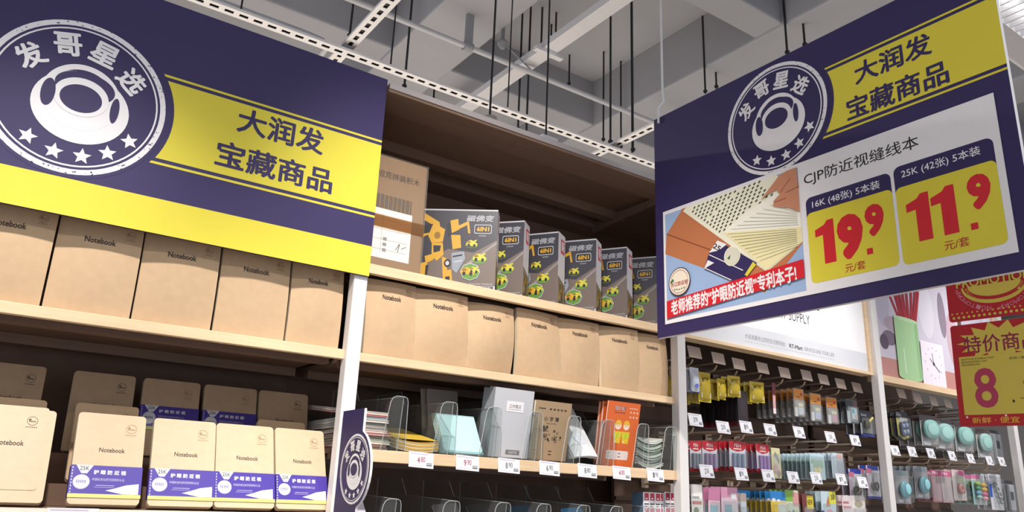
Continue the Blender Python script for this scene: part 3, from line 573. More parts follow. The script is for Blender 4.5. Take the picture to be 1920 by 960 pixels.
for x, y, a, l in TOYS:
    if proto is None:
        t = proto = thing('toy_box', (0, 0, 0), l, 'toy box', 'toy boxes on the top shelf')
        MB().box(-BX, 0, 0, BT, 0, BH, 0, .0015).build('carton_body', [M('#D5D3D8', .4, 'print')], t)
        for nm, me in (('printed_front', art), ('printed_side', sid)):
            o = bpy.data.objects.new(nm, me); COL.objects.link(o); o.parent = t
    else: t = copy_tree(proto); t['label'] = l
    t.location = (x, y, 1.9965); t.rotation_euler = (0, 0, math.radians(a))

# ------------------------------------------------------------------ exercise books between clear dividers, price tags on the shelf edge
PAPER = M('#EDEBE6', .7)
TAGINK = M('#6A6A74', .5, 'print'); TAGPK = M('#A8486A', .5, 'print')
def tag_print(w, h, price, ink):
    P = Print().rect(-w/2, -h/2, w/2, h/2, TAGW).rect(-w*.45, h*.36, w*.3, h*.40, M('#B9A7C8', .5, 'print'))
    a, b = price.split('.')
    P.text(a, -w*.17, -w*.06, -h*.22, h*.20, ink, .02).text(b, -w*.02, w*.16, -h*.14, h*.22, ink, .01).rect(w*.20, -h*.36, w*.43, -h*.28, TAGINK)
    for k in range(7): P.rect(w*(.21+.033*k), -h*.26, w*(.23+.033*k), -h*.14, TAGINK)
    return P.rect(-w*.44, -h*.40, w*.1, -h*.37, M('#C9B7CC', .5, 'print'))
TW, TH = .063, .034
for nm, x, pr_, pk in (('under the magazine stack', .867, '4.80', 1), ('under the pale blue booklets', .990, '9.90', 1), ('under the silver grey books', 1.108, '8.90', 0), ('under the brown character books', 1.232, '6.90', 0), ('under the white booklets', 1.356, '8.80', 0), ('under the orange book', 1.476, '4.80', 1), ('under the green edged stack', 1.602, '1.90', 0)):
    t = thing('price_tag', (x, -.003, 1.566), f'white shelf price tag reading {pr_} {nm}', 'price tag', 'price tags on the middle shelf edge', (math.radians(-8), math.radians(2), 0))
    MB().box(-TW/2, TW/2, 0, .0014, -TH/2, TH/2).build('tag_card', TAGW, t)
    tag_print(TW, TH, pr_, TAGPK if pk else TAGINK).build('printed_price', t.children[0])
t = thing('price_tag', (.19, -.0095, 1.434), 'wide white shelf label below the first banded notebook at bottom left', 'price tag')
MB().box(-.04, .04, 0, .0014, -.016, .014).build('tag_card', TAGW, t); tag_print(.078, .028, '6.90', TAGINK).build('printed_price', t.children[0])
def divider(x, z, label, lip=.046, hf=.118, hb=.165, d=.40):
    """clear divider: a long upright plate and a folded rounded lip at the front"""
    t = thing('shelf_divider', (x, .003, z), label, 'divider', 'clear dividers on the exercise book shelves')
    MB().prism([(.0, 0), (.40, 0), (.40, hb), (.26, hb), (.23, hf+.008), (-.014, hf)], (0, 0, 0), (0, 1, 0), (0, 0, 1), (1, 0, 0), .002, 0, 1).build('side_plate', [ACRYL, ACRYL_EDGE], t)
    out = [(.017, 0), (.010, hf-.012), (.007, hf-.003), (.0, hf), (-lip+.026, hf), (-lip+.018, hf-.004), (-lip+.013, hf-.014), (-lip+.003, 0)]; fy = lambda z_: -.003-.014*z_/hf
    MB().prism(out, (0, -.003, 0), (1, 0, 0), (0, -.1186, 1), (0, -1, -.1186), .002, 0, 1).build('front_lip', [ACRYL, ACRYL_EDGE], t)
    mb = MB().tube([(p[0], fy(p[1])-.0002, p[1]) for p in out], .0007, 0, 5).tube([(0, -.014, hf), (0, .23, hf+.008), (0, .26, hb), (0, .40, hb)], .0007, 0, 5)
    mb.build('polished_edge', M('#B4B9BB', .25), t); return t
for nm, x in (('between the magazines and the yellow booklets', .808), ('between the yellow and the pale blue booklets', .938), ('at the left of the silver grey books', 1.064), ('at the left of the brown character books', 1.190), ('at the left of the white booklets', 1.3145), ('at the left of the orange book', 1.432), ('at the left of the green edged stack', 1.5595), ('at the right end beside the second post', 1.667)):
    divider(x, 1.5825, f'clear plastic divider {nm}')
for nm, x in (('first', .81), ('second', .96), ('third', 1.101), ('fourth', 1.222), ('fifth', 1.348), ('sixth', 1.460), ('seventh', 1.584)):
    divider(x, 1.3625, f'clear plastic divider, {nm} from left on the lowest visible shelf')
def book(name, label, cat, O, w, h, t, lean, yaw=0, roll=0, cover='#CCCCCC', P=None, group=None, edge=None, flat=False, fold=0.0, spine=None):
    """booklet: front cover, page block, back cover; local u across, v up"""
    U, V = dirs(lean, yaw, roll)
    if flat: U = Vector((math.cos(yaw), math.sin(yaw), 0)); V = Vector((-math.sin(yaw), math.cos(yaw), 0)) * math.cos(lean) + Vector((0, 0, math.sin(lean)))
    N = U.cross(V).normalized()
    t0 = thing(name, O, label, cat, group)
    c = M(cover, .4, 'print'); q = .0008
    f = (lambda uu, vv: fold*math.sin(math.pi*uu) if not flat else fold*math.sin(math.pi*min(1, max(0, uu)))) if fold else None
    fn = frame_fn((0, 0, 0), U, V, w, h, f)
    fw = lambda d0: (lambda u, v, d: fn(u, v, d+d0))
    MB().slab(fw(0), q, 6 if fold else 1, 1).build('cover', c, t0)
    ins = frame_fn(U*(w*.01)+V*(h*.01), U, V, w*.98, h*.98, f)
    MB().slab(lambda u, v, d: ins(u, v, d-q), t-2*q, 6 if fold else 1, 1).build('pages', M(edge or '#E8E4DA', .8), t0)
    MB().slab(fw(-t+q), q, 6 if fold else 1, 1).build('back_cover', c, t0)
    if spine: MB().prism([(0, 0), (.0015, 0), (.0015, h), (0, h)], -U*.0012, U, V, N, t, 0).build('spine', M(spine, .4), t0)
    if P: P.build('printed_cover', t0, fn=lambda a, b, d: fn(a/w, b/h, d), base=.0006)
    return t0
rnd = random.Random(5)
# magazine stack beside the post, one thing for each magazine
z = 1.5825; cols = ['#C9C4BE', '#D8655A', '#E6E2DC', '#5C7C54', '#C8BEB2', '#B9454C', '#E9E4DE', '#4D5560', '#D9CFC4', '#3F7A8C', '#E3D6CC', '#7FB0C4', '#C2444A', '#EFECE8']
for k, c in enumerate(cols):
    th = rnd.uniform(.0048, .0066); yw = rnd.uniform(-3, 3)
    P = None
    if k == len(cols)-1: P = Print().rect(.004, .004, .094, .03, M('#C93A44', .4, 'print')).rect(.004, .05, .05, .12, M('#E2A53A', .4, 'print')).rect(.055, .06, .09, .14, M('#58A8B8', .4, 'print'))
    if k in (10, 11): c2 = ('#3A78A0', '#50A6B8')[k-10]
    book('magazine', ('white magazine with red strip on top of the stack beside the post' if k == len(cols)-1 else f'magazine, {["lowest", "second", "third", "fourth", "fifth", "sixth", "seventh", "eighth", "ninth", "tenth", "eleventh", "twelfth", "thirteenth"][k]} from the bottom of the stack beside the post'), 'magazine',
         (.706+rnd.uniform(0, .006), .028+rnd.uniform(0, .012)+(.01 if k > 6 else 0), z+th), .092, .285, th, math.radians(6 if k > 11 else 0), math.radians(yw*.4), 0, c, P, 'magazines stacked beside the post', flat=True); z += th+.0004
# yellow picture booklets lying in the next bay
z = 1.5825
for k in range(3):
    th = .0065
    P = Print().rect(0, 0, .112, .205, M('#E9C64A', .4, 'print')).disc(.05, .10, .03, M('#E9DFC0', .4, 'print'), 20).disc(.06, .12, .016, M('#A9703A', .4, 'print'), 14).rect(.01, .19, .09, .21, M('#D88A3A', .4, 'print')).disc(.03, .06, .012, M('#C2603A', .4, 'print'), 12) if k == 2 else None
    book('picture_booklet', f'yellow covered booklet lying flat, {("lowest", "middle", "topmost")[k]} in its pile right of the magazines', 'booklet', (.813+.001*k, .022+.002*k, z+th+.0065), .112, .205, th, math.radians(11), 0, 0, '#E3BE48', P, 'yellow booklets', '#D9D6D0', flat=True, fold=-.006); z += th+.0012
# grey folders and pale blue booklets leaning behind the second divider
for k, (x, y, ll) in enumerate(((.963, .135, 'front'), (.952, .147, 'rear'))):
    book('grey_folder', f'dim grey folder leaning behind the pale blue booklets, {ll} one', 'folder', (x, y, 1.5830+.004), .090, .166, .004, math.radians(10), 0, math.radians(-1), '#8D8783', None, 'grey folders')
for k in range(4):
    P = Print().rect(.0, .0, .107, .006, M('#8FB9C0', .3, 'print')) if k == 0 else None
    book('school_booklet', f'pale blue booklet lying back in its slot, {("top", "second", "third", "lowest")[k]} of four', 'booklet', (.941+.001*k, .022+.0080*k, 1.5885+.0005*k), .108, .108, .006, math.radians(60), .0, 0, '#BFE6EA', P, 'pale blue booklets', '#E4ECEC', flat=True)
# silver grey hardback books
for k in range(4):
    P = Print().rect(.038, .112, .090, .138, WHITE).text('工作笔记', .046, .082, .121, .130, DK).rect(.044, .117, .084, .1178, TX).rect(.05, .008, .092, .019, M('#77777C', .3, 'print')).text('NOTE', .06, .084, .010, .016, M('#D9D9DC', .4, 'print')) if k == 0 else None
    book('grey_hardback', f'silver grey hardback notebook with white label, {("front", "second", "third", "rearmost")[k]} of its upright row', 'notebook', (1.0665, .030+.0135*k, 1.5835+.003), .119, .168+.002*(k % 2), .0115, math.radians(-8), math.radians(0), 0, '#C6C8CF', P, 'silver grey hardback notebooks', '#DAD9D6', spine='#9A9CA4')
def char_book():
    P = Print().rect(0, 0, .116, .149, M('#A88F70', .5, 'print')).text('小 字 薄', .030, .078, .098, .110, INK, .02).text('Xiao Zi Bu', .038, .07, .091, .095, INK)
    for k in range(5): P.rect(.045+k*.012, .127, .052+k*.012, .131, INK)
    P.rect(.010, .128, .032, .1305, INK)
    r = random.Random(2)
    for k in range(26): P.disc(.055+r.gauss(0, .014), .060+r.gauss(0, .010), r.uniform(.0015, .005), M(('#5A4A3A', '#84705A', '#3A3028')[k % 3], .5, 'print'), 9)
    for k in range(2): P.rect(.01, .014+k*.008, .014, .0165+k*.008, INK).rect(.055, .014+k*.008, .065, .0165+k*.008, INK)
    return P
for k in range(3):
    book('character_book', f'brown character exercise book in clear film, {("front", "middle", "rear")[k]} one of its slot', 'exercise book', (1.193, .030+.0125*k, 1.5835+.003), .116, .148+.001*k, .010, math.radians(-9), math.radians(0), 0, '#A58C6E', char_book() if k == 0 else None, 'brown character exercise books', '#E9E4DC')
U, V = dirs(math.radians(5), math.radians(2), math.radians(-3.5))
for k in range(3):
    P = Print().rect(0, 0, .09, .16, M('#EEF0F4', .4, 'print')).disc(.05, .06, .024, M('#D6DCE6', .4, 'print'), 20).text('练习', .02, .06, .115, .135, DK, .02, .3) if k == 0 else None
    book('white_booklet', f'white booklet slumped back beside the brown books, {("front", "middle", "rear")[k]} one', 'booklet', (1.330+.002*k, .02+.012*k, 1.592+.0075), .090, .17, .0075, math.radians(34), math.radians(4), math.radians(-4), '#E9EBF0', P, 'white booklets', '#E4E4E6', fold=.006)
book('dim_booklet', 'dim brown booklet leaning at the back between white and orange books', 'booklet', (1.315, .20, 1.5965), .10, .150, .006, math.radians(12), 0, math.radians(5), '#6B5A50')
def kids_book():
    P = Print().rect(0, 0, .118, .174, M('#DD6A32', .4, 'print')).text('语文簿', .024, .064, .150, .163, WHITE, .05).text('语文簿', .024, .064, .150, .163, M('#7A2F1E', .4, 'print'), .008)
    for k in range(4): P.rect(.026+k*.010, .143, .033+k*.010, .1455, M('#7A2F1E', .4, 'print')).rect(.078+k*.008, .158, .083+k*.008, .160, WHITE)
    for k in range(6): P.rect(.082+.012*(k % 3), .146-.013*(k//3), .087+.012*(k % 3), .150-.013*(k//3), M('#F0D6C4', .4, 'print'))
    for cx, lean in ((.044, 1), (.074, -1)):
        P.poly([(cx-.015, .094), (cx+.015, .094), (cx+.012, .062), (cx-.010, .062)], M('#E3C22E', .4, 'print')).disc(cx, .110, .0115, M('#F3DCC2', .4, 'print'), 20).poly([(cx-.012, .112)] + [(cx+.012*math.cos(a*.35), .113+.012*math.sin(a*.35)) for a in range(9, -1, -1)], M('#E8B53A', .4, 'print'))
        P.disc(cx-.004, .109, .0012, DK, 8).disc(cx+.004, .109, .0012, DK, 8).poly([(cx-.012, .088), (cx+.012, .090), (cx+.012, .078), (cx-.012, .076)], M('#C8D23A', .4, 'print')).line(cx, .077, cx, .089, .001, M('#8A8A2A', .4, 'print')).disc(cx-.005, .066, .003, M('#F3DCC2', .4, 'print'), 8)
    P.poly(rrect(.012, .018, .092, .042, .004), M('#E9DCD8', .4, 'print'))
    for k in range(2): P.rect(.018, .024+k*.009, .024, .027+k*.009, TX).rect(.054, .024+k*.009, .064, .027+k*.009, TX)
    return P
book('orange_exercise_book', 'orange exercise book with two children reading, front one of its slot', 'exercise book', (1.436, .036, 1.5845), .118, .174, .006, math.radians(-11), 0, 0, '#D4622E', kids_book(), 'orange exercise books', '#E9DCD2')
for k in range(2): book('orange_exercise_book', f'orange exercise book showing only its left edge, {("second", "rearmost")[k]} in the orange slot', 'exercise book', (1.4355-.001*k, .046+.013*k, 1.5845), .116, .172, .008, math.radians(-8), 0, 0, '#CF5E2C', None, 'orange exercise books', '#E4C8B4')
z = 1.5825
GC = ['#D8DEE0', '#5F6E5A', '#DDE2DC', '#58685A', '#D9DFDA', '#8FAE8E', '#54614F', '#CFE0CC', '#5A6A50', '#E6E8E2']
for k, c in enumerate(GC):
    th = .0062
    book('green_edged_booklet', f'green and white booklet lying flat, {["lowest", "second", "third", "fourth", "fifth", "sixth", "seventh", "eighth", "ninth", "topmost"][k]} of the sagging stack by the second post', 'booklet', (1.563, .022+.004*(k % 3), z+th+.0125), .097, .22, th, math.radians(5), 0, 0, c, None, 'green edged booklets', '#E6EAE4', flat=True, fold=-.012); z += th+.0013
book('yellow_note_card', 'small yellow card standing on top of the green edged stack', 'card', (1.612, .11, z+.008), .022, .022, .002, math.radians(10), .1, 0, '#E3BE3A')
# lowest visible shelf: blue and grey booklets, six small boxed sets at the right end
for k, (x, c, y, l) in enumerate(((.715, '#DAD6E6', .02, 'white booklet corner at the left of the lowest visible shelf'), (.985, '#6E6A6C', .06, 'grey booklet in the second slot of the lowest visible shelf'), (1.238, '#2E5F7C', .10, 'dark blue booklet in the fourth slot of the lowest visible shelf'), (1.36, '#2F86B8', .03, 'bright blue booklet in the fifth slot of the lowest visible shelf'), (1.118, '#54504E', .12, 'dark booklet in the third slot of the lowest visible shelf'))):
    book('school_booklet', l, 'booklet', (x, y, 1.3625+.013), .070, .115, .006, math.radians(35), 0, math.radians(-5), c)
def small_box(label, x, y, c1, c2, h=.158):
    t = thing('pencil_lead_box', (x, y, 1.3625), label, 'box', 'small boxed sets at the end of the lowest shelf', (0, 0, math.radians(-6)))
    w, d = .0225, .05
    MB().box(0, w, 0, d, 0, h, 0, .001).build('box_body', M(c1, .4, 'print'), t)
    P = Print().rect(0, 0, w, h, M(c1, .4, 'print')).rect(0, h*.60, w, h, WHITE).rect(w*.2, h*.86, w*.9, h*.985, M('#B8344A', .4, 'print')).rect(w*.15, h*.79, w*.85, h*.81, DK).rect(w*.15, h*.75, w*.7, h*.77, TX).rect(w*.2, h*.66, w*.85, h*.73, M('#C98A96', .4, 'print')).poly([(w*.1, h*.1), (w*.9, h*.2), (w*.8, h*.55), (w*.3, h*.45)], M(c2, .4, 'print')).rect(w*.35, h*.88, w*.7, h*.90, WHITE)
    P.build('printed_front', t); return t
for k in range(7):
    small_box(f'small blue and white boxed set, {("first", "second", "third", "fourth", "fifth", "sixth", "seventh")[k]} from left at the end of the lowest shelf', 1.600+.0265*k*(.72 if k < 3 else .70)+(.006 if k > 3 else 0), .045-.003*(k % 3), ('#6E8CAA', '#3A4660', '#5A6E88', '#8FB4C8', '#5C7C9C', '#48607E', '#34465E')[k], ('#2E3A52', '#5A7C98', '#2F4058', '#3A4E6A', '#88A8C4', '#2A3850', '#7898B0')[k], .158+.003*(k > 3))

# ------------------------------------------------------------------ peg hooks and the goods hanging on them
HOOKM = M('#C9B49E', .35, 'plain', .3); KY = .98214; TY = 1.01875     # measured on two depths of the same rays
def make_hook(L):
    t = thing('peg_hook', (0, 0, 0), 'hook', 'hook', 'peg hooks')
    MB().tube([(0, L, .004), (0, .0, .004)], .0032).build('tag_arm', HOOKM, t)
    MB().tube([(0, L, -.022), (0, .03, -.022), (0, .016, -.016), (0, .008, -.004)], .0032).build('prong', HOOKM, t)
    MB().box(-.016, .016, L, L+.002, -.034, .014).build('back_plate', HOOKM, t)
    MB().box(-.031, .031, -.0045, -.0025, -.002, .036, 0, .0006).build('price_ticket', TAGW, t)
    return t
hook_proto = {}
tick = [tag_print(.062, .038, p, TAGINK).build('printed_price', None, (0, -.0045, .017), mesh_only=True) for p in ('4.80', '3.90', '2.50', '1.90')]
plain = Print().rect(-.031, -.019, .031, .019, M('#E6D2C4', .6, 'print'))  # top-row ticket tinted tan, the header's shade put into its ink
for k in range(5): plain.rect(-.026, -.013+k*.006, .026, -.0122+k*.006, M('#B49A88', .6, 'print'))
plain = plain.build('printed_shaded', None, (0, -.0045, .017), mesh_only=True)
def hook(x, y, z, label, k, row):
    L = round(.289-y, 4)
    if L not in hook_proto: t = hook_proto[L] = make_hook(L)
    else: t = copy_tree(hook_proto[L])
    t.location = (x, y, z-.017); t['label'] = label; t['group'] = f'peg hooks of the {row}'
    tk = [c for c in t.children if c.name.startswith('price_ticket')][0]
    o = tk.children[0] if tk.children else bpy.data.objects.new('printed_price', plain)
    o.data = plain if k < 0 else tick[k % 4]
    if not tk.children: COL.objects.link(o); o.parent = tk
    tk.rotation_euler = (math.radians(-12), 0, math.radians(3)); return t
ORD = ['first', 'second', 'third', 'fourth', 'fifth', 'sixth', 'seventh', 'eighth', 'ninth', 'tenth']
H3 = [[(1.777, 1.932), (1.884, 1.927), (1.979, 1.921), (2.097, 1.923), (2.21, 1.921), (2.33, 1.926), (2.426, 1.923), (2.526, 1.919), (2.627, 1.916)],
      [(1.772, 1.73), (1.893, 1.718), (2.0, 1.727), (2.117, 1.728), (2.266, 1.731), (2.439, 1.728), (2.584, 1.727)],
      [(1.813, 1.586), (1.967, 1.585), (2.094, 1.586), (2.219, 1.586), (2.341, 1.589), (2.481, 1.591), (2.606, 1.586)]]
H4 = [[(2.921, 1.925), (3.034, 1.919), (3.153, 1.919), (3.265, 1.921), (3.40, 1.92), (3.55, 1.92)],
      [(2.835, 1.708), (2.952, 1.711), (3.086, 1.713), (3.246, 1.713), (3.394, 1.711), (3.55, 1.711), (3.66, 1.713)],
      []]
for rows, bn in ((H3, 'left of the third post'), (H4, 'right of the third post')):
    for r, row in enumerate(rows):
        rn = ('top', 'middle', 'lower')[r] + ' hook row ' + bn
        for k, (x, z) in enumerate(row):
            ty = .085 if r == 0 else .03; ky = (1.6+ty)/1.6
            hook(x*ky, ty, 1.5+(z-1.5)*ky, f'{ORD[k]} hook of the {rn}, with {"shaded" if r == 0 else "white"} ticket', -1 if r == 0 else k+r, rn)

def pack(w, h, base, inks=(), t=.0012, blister=None, inner=None, pouch=False, tab=True, cat='stationery pack', name='stationery_pack'):
    """hanging pack, origin at its hang hole: card with euro tab, printed front, blister and what is inside"""
    root = thing(name, (0, 0, 0), 'pack', cat)
    top = .010
    if pouch:
        def fn(u, v, d):
            b = .012*(math.sin(math.pi*u)**.6)*(math.sin(math.pi*min(1, max(0, v*1.08)))**.6 if 0 < v < .92 else 0)
            return Vector(((u-.5)*w*(1-.06*math.sin(math.pi*v)), -(d if d < 0 else 0)*1 - b*(1 if d >= 0 else -1) + (0 if d >= 0 else -.0 - 0), top-h+v*h))
        MB().slab(lambda u, v, d: Vector(((u-.5)*w, (-.011 if d >= 0 else .009)*(max(0, math.sin(math.pi*u))**.5)*(max(0, math.sin(math.pi*min(1, v/.86)))**.5 if v < .86 else 0) + (0 if d >= 0 else .0006), top-h+v*h)), .001, 10, 12, 0).build('pouch', M(base, .3, 'print'), root)
        pf = lambda a, b, d: Vector((a-w/2, -.011*(max(0, math.sin(math.pi*min(1, max(0, a/w))))**.5)*(max(0, math.sin(math.pi*min(1, max(0, b/h/.86))))**.5 if b/h < .86 else 0) - d - .0008, top-h+b))
    else:
        MB().prism(rrect(-w/2, top-h, w/2, top, .004), (0, 0, 0), (1, 0, 0), (0, 0, 1), (0, -1, 0), t).build('card', M(base, .35, 'print'), root)
        pf = None
    if inks:
        P = Print()
        for q in inks: 
            if q[0] == 'r': P.rect(q[1]*w, q[2]*h, q[3]*w, q[4]*h, M(q[5], .35, 'print'))
            elif q[0] == 'd': P.disc(q[1]*w, q[2]*h, q[3]*w, M(q[4], .35, 'print'), 18, q[5]*h if len(q) > 5 else None)
            elif q[0] == 't': P.text(q[1], q[2]*w, q[4]*w, q[3]*h, q[5]*h, M(q[6], .35, 'print'), .02)
            elif q[0] == 'p': P.poly([(a*w, b*h) for a, b in q[1]], M(q[2], .35, 'print'))
        if pf: P.build('printed_front', root, fn=pf)
        else: P.build('printed_front', root, (-w/2, 0, top-h))
    if blister:
        x0, z0, x1, z1, dp = blister
        MB().box(x0*w-w/2, x1*w-w/2, -dp-.0008, -.0006, top-h+z0*h, top-h+z1*h, 0, min(.006, dp*.4)).build('blister', BLIS, root)
    if inner: inner(root, w, h, top)
    return root
def hang(proto, x, z, n, label, group, dy=.016, y0=.05, jitter=3.0, first_rot=0.0):
    if 'top hook row' in group and y0 < .09: kk = 1.69/1.65; x, z, y0 = x*kk, 1.5+(z-1.5)*kk, .09
    if 'middle hook row right' in group and y0 < .06: kk = 1.68/1.65; x, z, y0 = x*kk, 1.5+(z-1.5)*kk, .08
    while n > 1 and y0+dy*(n-1) > .262: n -= 1
    """n packs one behind another along a hook; x, z measured for the front one"""
    fr = None
    for k in range(n):
        t = proto if k == 0 and not proto.get('used') else copy_tree(proto)
        proto['used'] = 1
        if k == 0 or True:
            t.location = (x + rnd.uniform(-.0015, .0015), y0+dy*k, z)
            t.rotation_euler = (math.radians(rnd.uniform(-1, 2)), math.radians(rnd.uniform(-1.2, 1.2)*(0 if k == 0 else 1)), math.radians(first_rot + rnd.uniform(-1, 1)))
        t['label'] = label + ('' if n == 1 else (', front one' if k == 0 else f', {ORD[k]} from front')); t['group'] = group
        if 'used' in t and t is not proto: del t['used']
def at8(x, z): return x*KY, 1.5+(z-1.5)*KY
def clr(p):
    if 'used' in p: del p['used']
# --- left of the third post, top row
g = 'packs on the top hook row left of the third post'
yb = dict(inks=[('r', .0, .0, 1, .34, '#F0DE3C'), ('r', .12, .14, .88, .30, '#D9D4CE'), ('r', .1, .52, .9, .60, '#8A6E1E'), ('p', [(.2, .66), (.8, .7), (.7, .82), (.25, .8)], '#5C4A20'), ('d', .75, .72, .09, '#E6D24A')])  # brighter foot: light reaching below the header painted into the print
p = pack(.040, .078, '#C9D0DC', [('r', 0, 0, 1, .42, '#2E46B4'), ('r', .1, .03, .9, .12, '#E6E8EE'), ('r', 0, .42, 1, .55, '#7A8A4A'), ('d', .5, .25, .2, '#6C7EDC', .08)], pouch=True, name='sticky_putty_pack')
x, z = at8(1.861, 1.905); hang(p, x, z-.01, 2, 'blue and silver pouch hanging beside the second post', g); clr(p)
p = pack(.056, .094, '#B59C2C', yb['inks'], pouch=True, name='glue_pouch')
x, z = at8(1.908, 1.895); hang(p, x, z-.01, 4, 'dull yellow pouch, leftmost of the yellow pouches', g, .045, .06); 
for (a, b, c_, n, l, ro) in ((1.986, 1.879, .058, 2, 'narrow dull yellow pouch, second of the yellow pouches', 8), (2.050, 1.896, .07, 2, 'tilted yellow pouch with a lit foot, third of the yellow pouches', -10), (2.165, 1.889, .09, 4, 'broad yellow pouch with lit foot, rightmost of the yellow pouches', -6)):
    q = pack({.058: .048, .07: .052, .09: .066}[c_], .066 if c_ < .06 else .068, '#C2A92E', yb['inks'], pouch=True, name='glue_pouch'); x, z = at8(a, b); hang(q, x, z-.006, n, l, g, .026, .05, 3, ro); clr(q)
dk = [('r', 0, 0, 1, .14, '#7A1E2E'), ('r', .2, .3, .8, .75, '#3A2E34')]
p = pack(.05, .115, '#33282A', dk, name='pen_refill_pack'); x, z = at8(2.15, 1.855)
hang(p, x, z, 9, 'dark red footed pack hanging behind the yellow pouches', g, .02, .10); clr(p)
p = pack(.018, .105, '#7E2C3A', [('r', .1, .1, .9, .6, '#D9A9A4'), ('r', .1, .0, .9, .18, '#EFE6E6')], name='slim_eraser_pack'); x, z = at8(2.255, 1.89); hang(p, x, z, 1, 'slim pink and red pack right of the yellow pouches', g); clr(p)
for (a, b, w_, h_, c1, c2, l) in ((2.392, 1.893, .062, .098, '#D98A2E', '#D9D9E0', 'orange topped card pack with pale foot, left of three'), (2.490, 1.886, .066, .098, '#D98E2E', '#C9CCEA', 'orange topped card pack with lilac block, middle of three'), (2.585, 1.882, .066, .096, '#CC8030', '#D98AA0', 'orange topped card pack with pink block, right of three')):
    p = pack(w_, h_, '#8F857E', [('r', .05, .62, .95, .98, c1), ('d', .75, .8, .12, '#B5482E', .06), ('r', .1, .0, .35, .32, '#F0EFF2'), ('r', .45, .08, .92, .34, c2), ('r', .45, .36, .9, .48, '#E9D9A4'), ('r', .3, .68, .6, .72, '#7A4A1E')], blister=(.08, .04, .94, .58, .008), name='eraser_card_pack')
    x, z = at8(a, b); hang(p, x, z-.008, 7, l, g, .026); clr(p)
p = pack(.072, .088, '#5E6468', [('r', .05, .6, .6, .95, '#3E4448'), ('d', .82, .82, .1, '#B0504E', .09), ('r', .45, .18, .95, .66, '#CFE2EA'), ('r', .5, .42, .68, .6, '#5AB4C8'), ('r', .72, .2, .9, .38, '#E8B0B8'), ('r', .05, .0, .3, .5, '#D6DCE2')], blister=(.08, .04, .94, .7, .009), name='eraser_card_pack')
x, z = at8(2.711, 1.886); hang(p, x, z-.008, 6, 'grey card pack with pale blue and pink block', g, .024); clr(p)
def cutter(root, w, h, top):
    MB().lathe([(.0, 0), (.016, 0), (.016, .008), (0, .008)], (-w*.1, -.002, top-h*.55), (0, -1, 0)).build('round_cutter', M('#6A6450', .4), root)
    MB().tube([(w*.02, -.006, top-h*.45), (w*.35, -.006, top-h*.25)], .005).build('handle', M('#D9C96A', .4), root)
p = pack(.09, .095, '#2C2C34', [('r', 0, 0, 1, .08, '#3A46A0'), ('t', '5mm', .1, .78, .5, .9, '#C9CCD4'), ('r', .0, .08, .12, .5, '#D9DCE2')], blister=(.08, .1, .92, .72, .014), inner=cutter, name='tape_cutter_pack')
x, z = at8(2.832, 1.85); hang(p, x-.03, z-.006, 3, 'dark blister pack with a round cutter, left of the third post', g, .03, .06); clr(p)
# --- left of the third post, middle row
g = 'packs on the middle hook row left of the third post'
redink = [('p', [(0, 1), (0, .78), (.15, .70), (.5, .645), (.85, .70), (1, .78), (1, 1)], '#C4222E'), ('t', 'M&G', .3, .80, .7, .92, '#F0D9D4'), ('r', .25, .72, .75, .76, '#F0D9D4'), ('r', .12, .5, .88, .62, '#F4F2F6'), ('r', 0, 0, 1, .12, '#B01E2C')]
redink[1] = ('t', 'PEN', .3, .80, .7, .92, '#F0D9D4')
for (a, b, w_, stripe, n, l) in ((1.858, 1.676, .05, '#8A93A0', 4, 'red topped pen pack beside the second post'), (1.921, 1.68, .066, '#A58AB4', 5, 'red topped pen pack with lilac pens, above the second lower ticket'), (2.054, 1.688, .078, '#8FA0BC', 7, 'wide red topped pen pack with blue grey pens'), (2.177, 1.688, .066, '#B48ACC', 7, 'red topped pen pack with violet pens, last of the red packs')):
    def pens(root, w, h, top, stripe=stripe):
        for k in range(3): MB().tube([(w*(-.27+.27*k), -.004, top-h*.92), (w*(-.27+.27*k), -.004, top-h*.42)], .0055, 0, 8).build('pen', M(stripe, .35), root)
    p = pack(w_, .088, '#D8D6DE', redink, blister=(.05, .1, .95, .62, .010), inner=pens, name='pen_pack'); x, z = at8(a, b); hang(p, x, z-.008, n, l, g, .019); clr(p)
p = pack(.046, .096, '#E6DDAA', [('p', [(.3, .75), (.8, .45), (.9, .62), (.45, .88)], '#8A8C8E'), ('d', .4, .3, .3, '#D9A9A0', .16), ('d', .7, .15, .2, '#B59A8E', .12)], blister=(.1, .05, .9, .8, .010), name='eraser_pack')
x, z = at8(2.246, 1.678); hang(p, x, z-.006, 1, 'cream pack with grey and pink eraser between red and blue packs', g); clr(p)
p = pack(.082, .086, '#B8D4DC', [('r', 0, .9, 1, 1, '#CFE6F0'), ('r', .1, .45, .9, .75, '#7FB08A'), ('d', .35, .35, .11, '#EFD24A', .12), ('d', .62, .38, .11, '#F0DA5A', .12), ('d', .5, .14, .2, '#E8B4B8', .1), ('r', .05, 0, .2, .6, '#D9E6EA')], blister=(.05, .03, .95, .85, .010), name='toy_eraser_box')
x, z = at8(2.470, 1.673); hang(p, x, z-.006, 10, 'pale blue edged box pack with yellow erasers', g, .018); clr(p)
p = pack(.072, .086, '#B9CCD8', [('r', 0, .9, 1, 1, '#D4E6F0'), ('r', .45, .75, .95, .97, '#D9B0A4'), ('r', .4, .2, .95, .7, '#8C98A8'), ('r', .4, .05, .95, .2, '#C9A0A4')], blister=(.05, .03, .95, .85, .010), name='toy_eraser_box')
x, z = at8(2.593, 1.684); hang(p, x, z-.008, 6, 'pale blue edged box pack with grey contents, right of the yellow one', g, .018); clr(p)
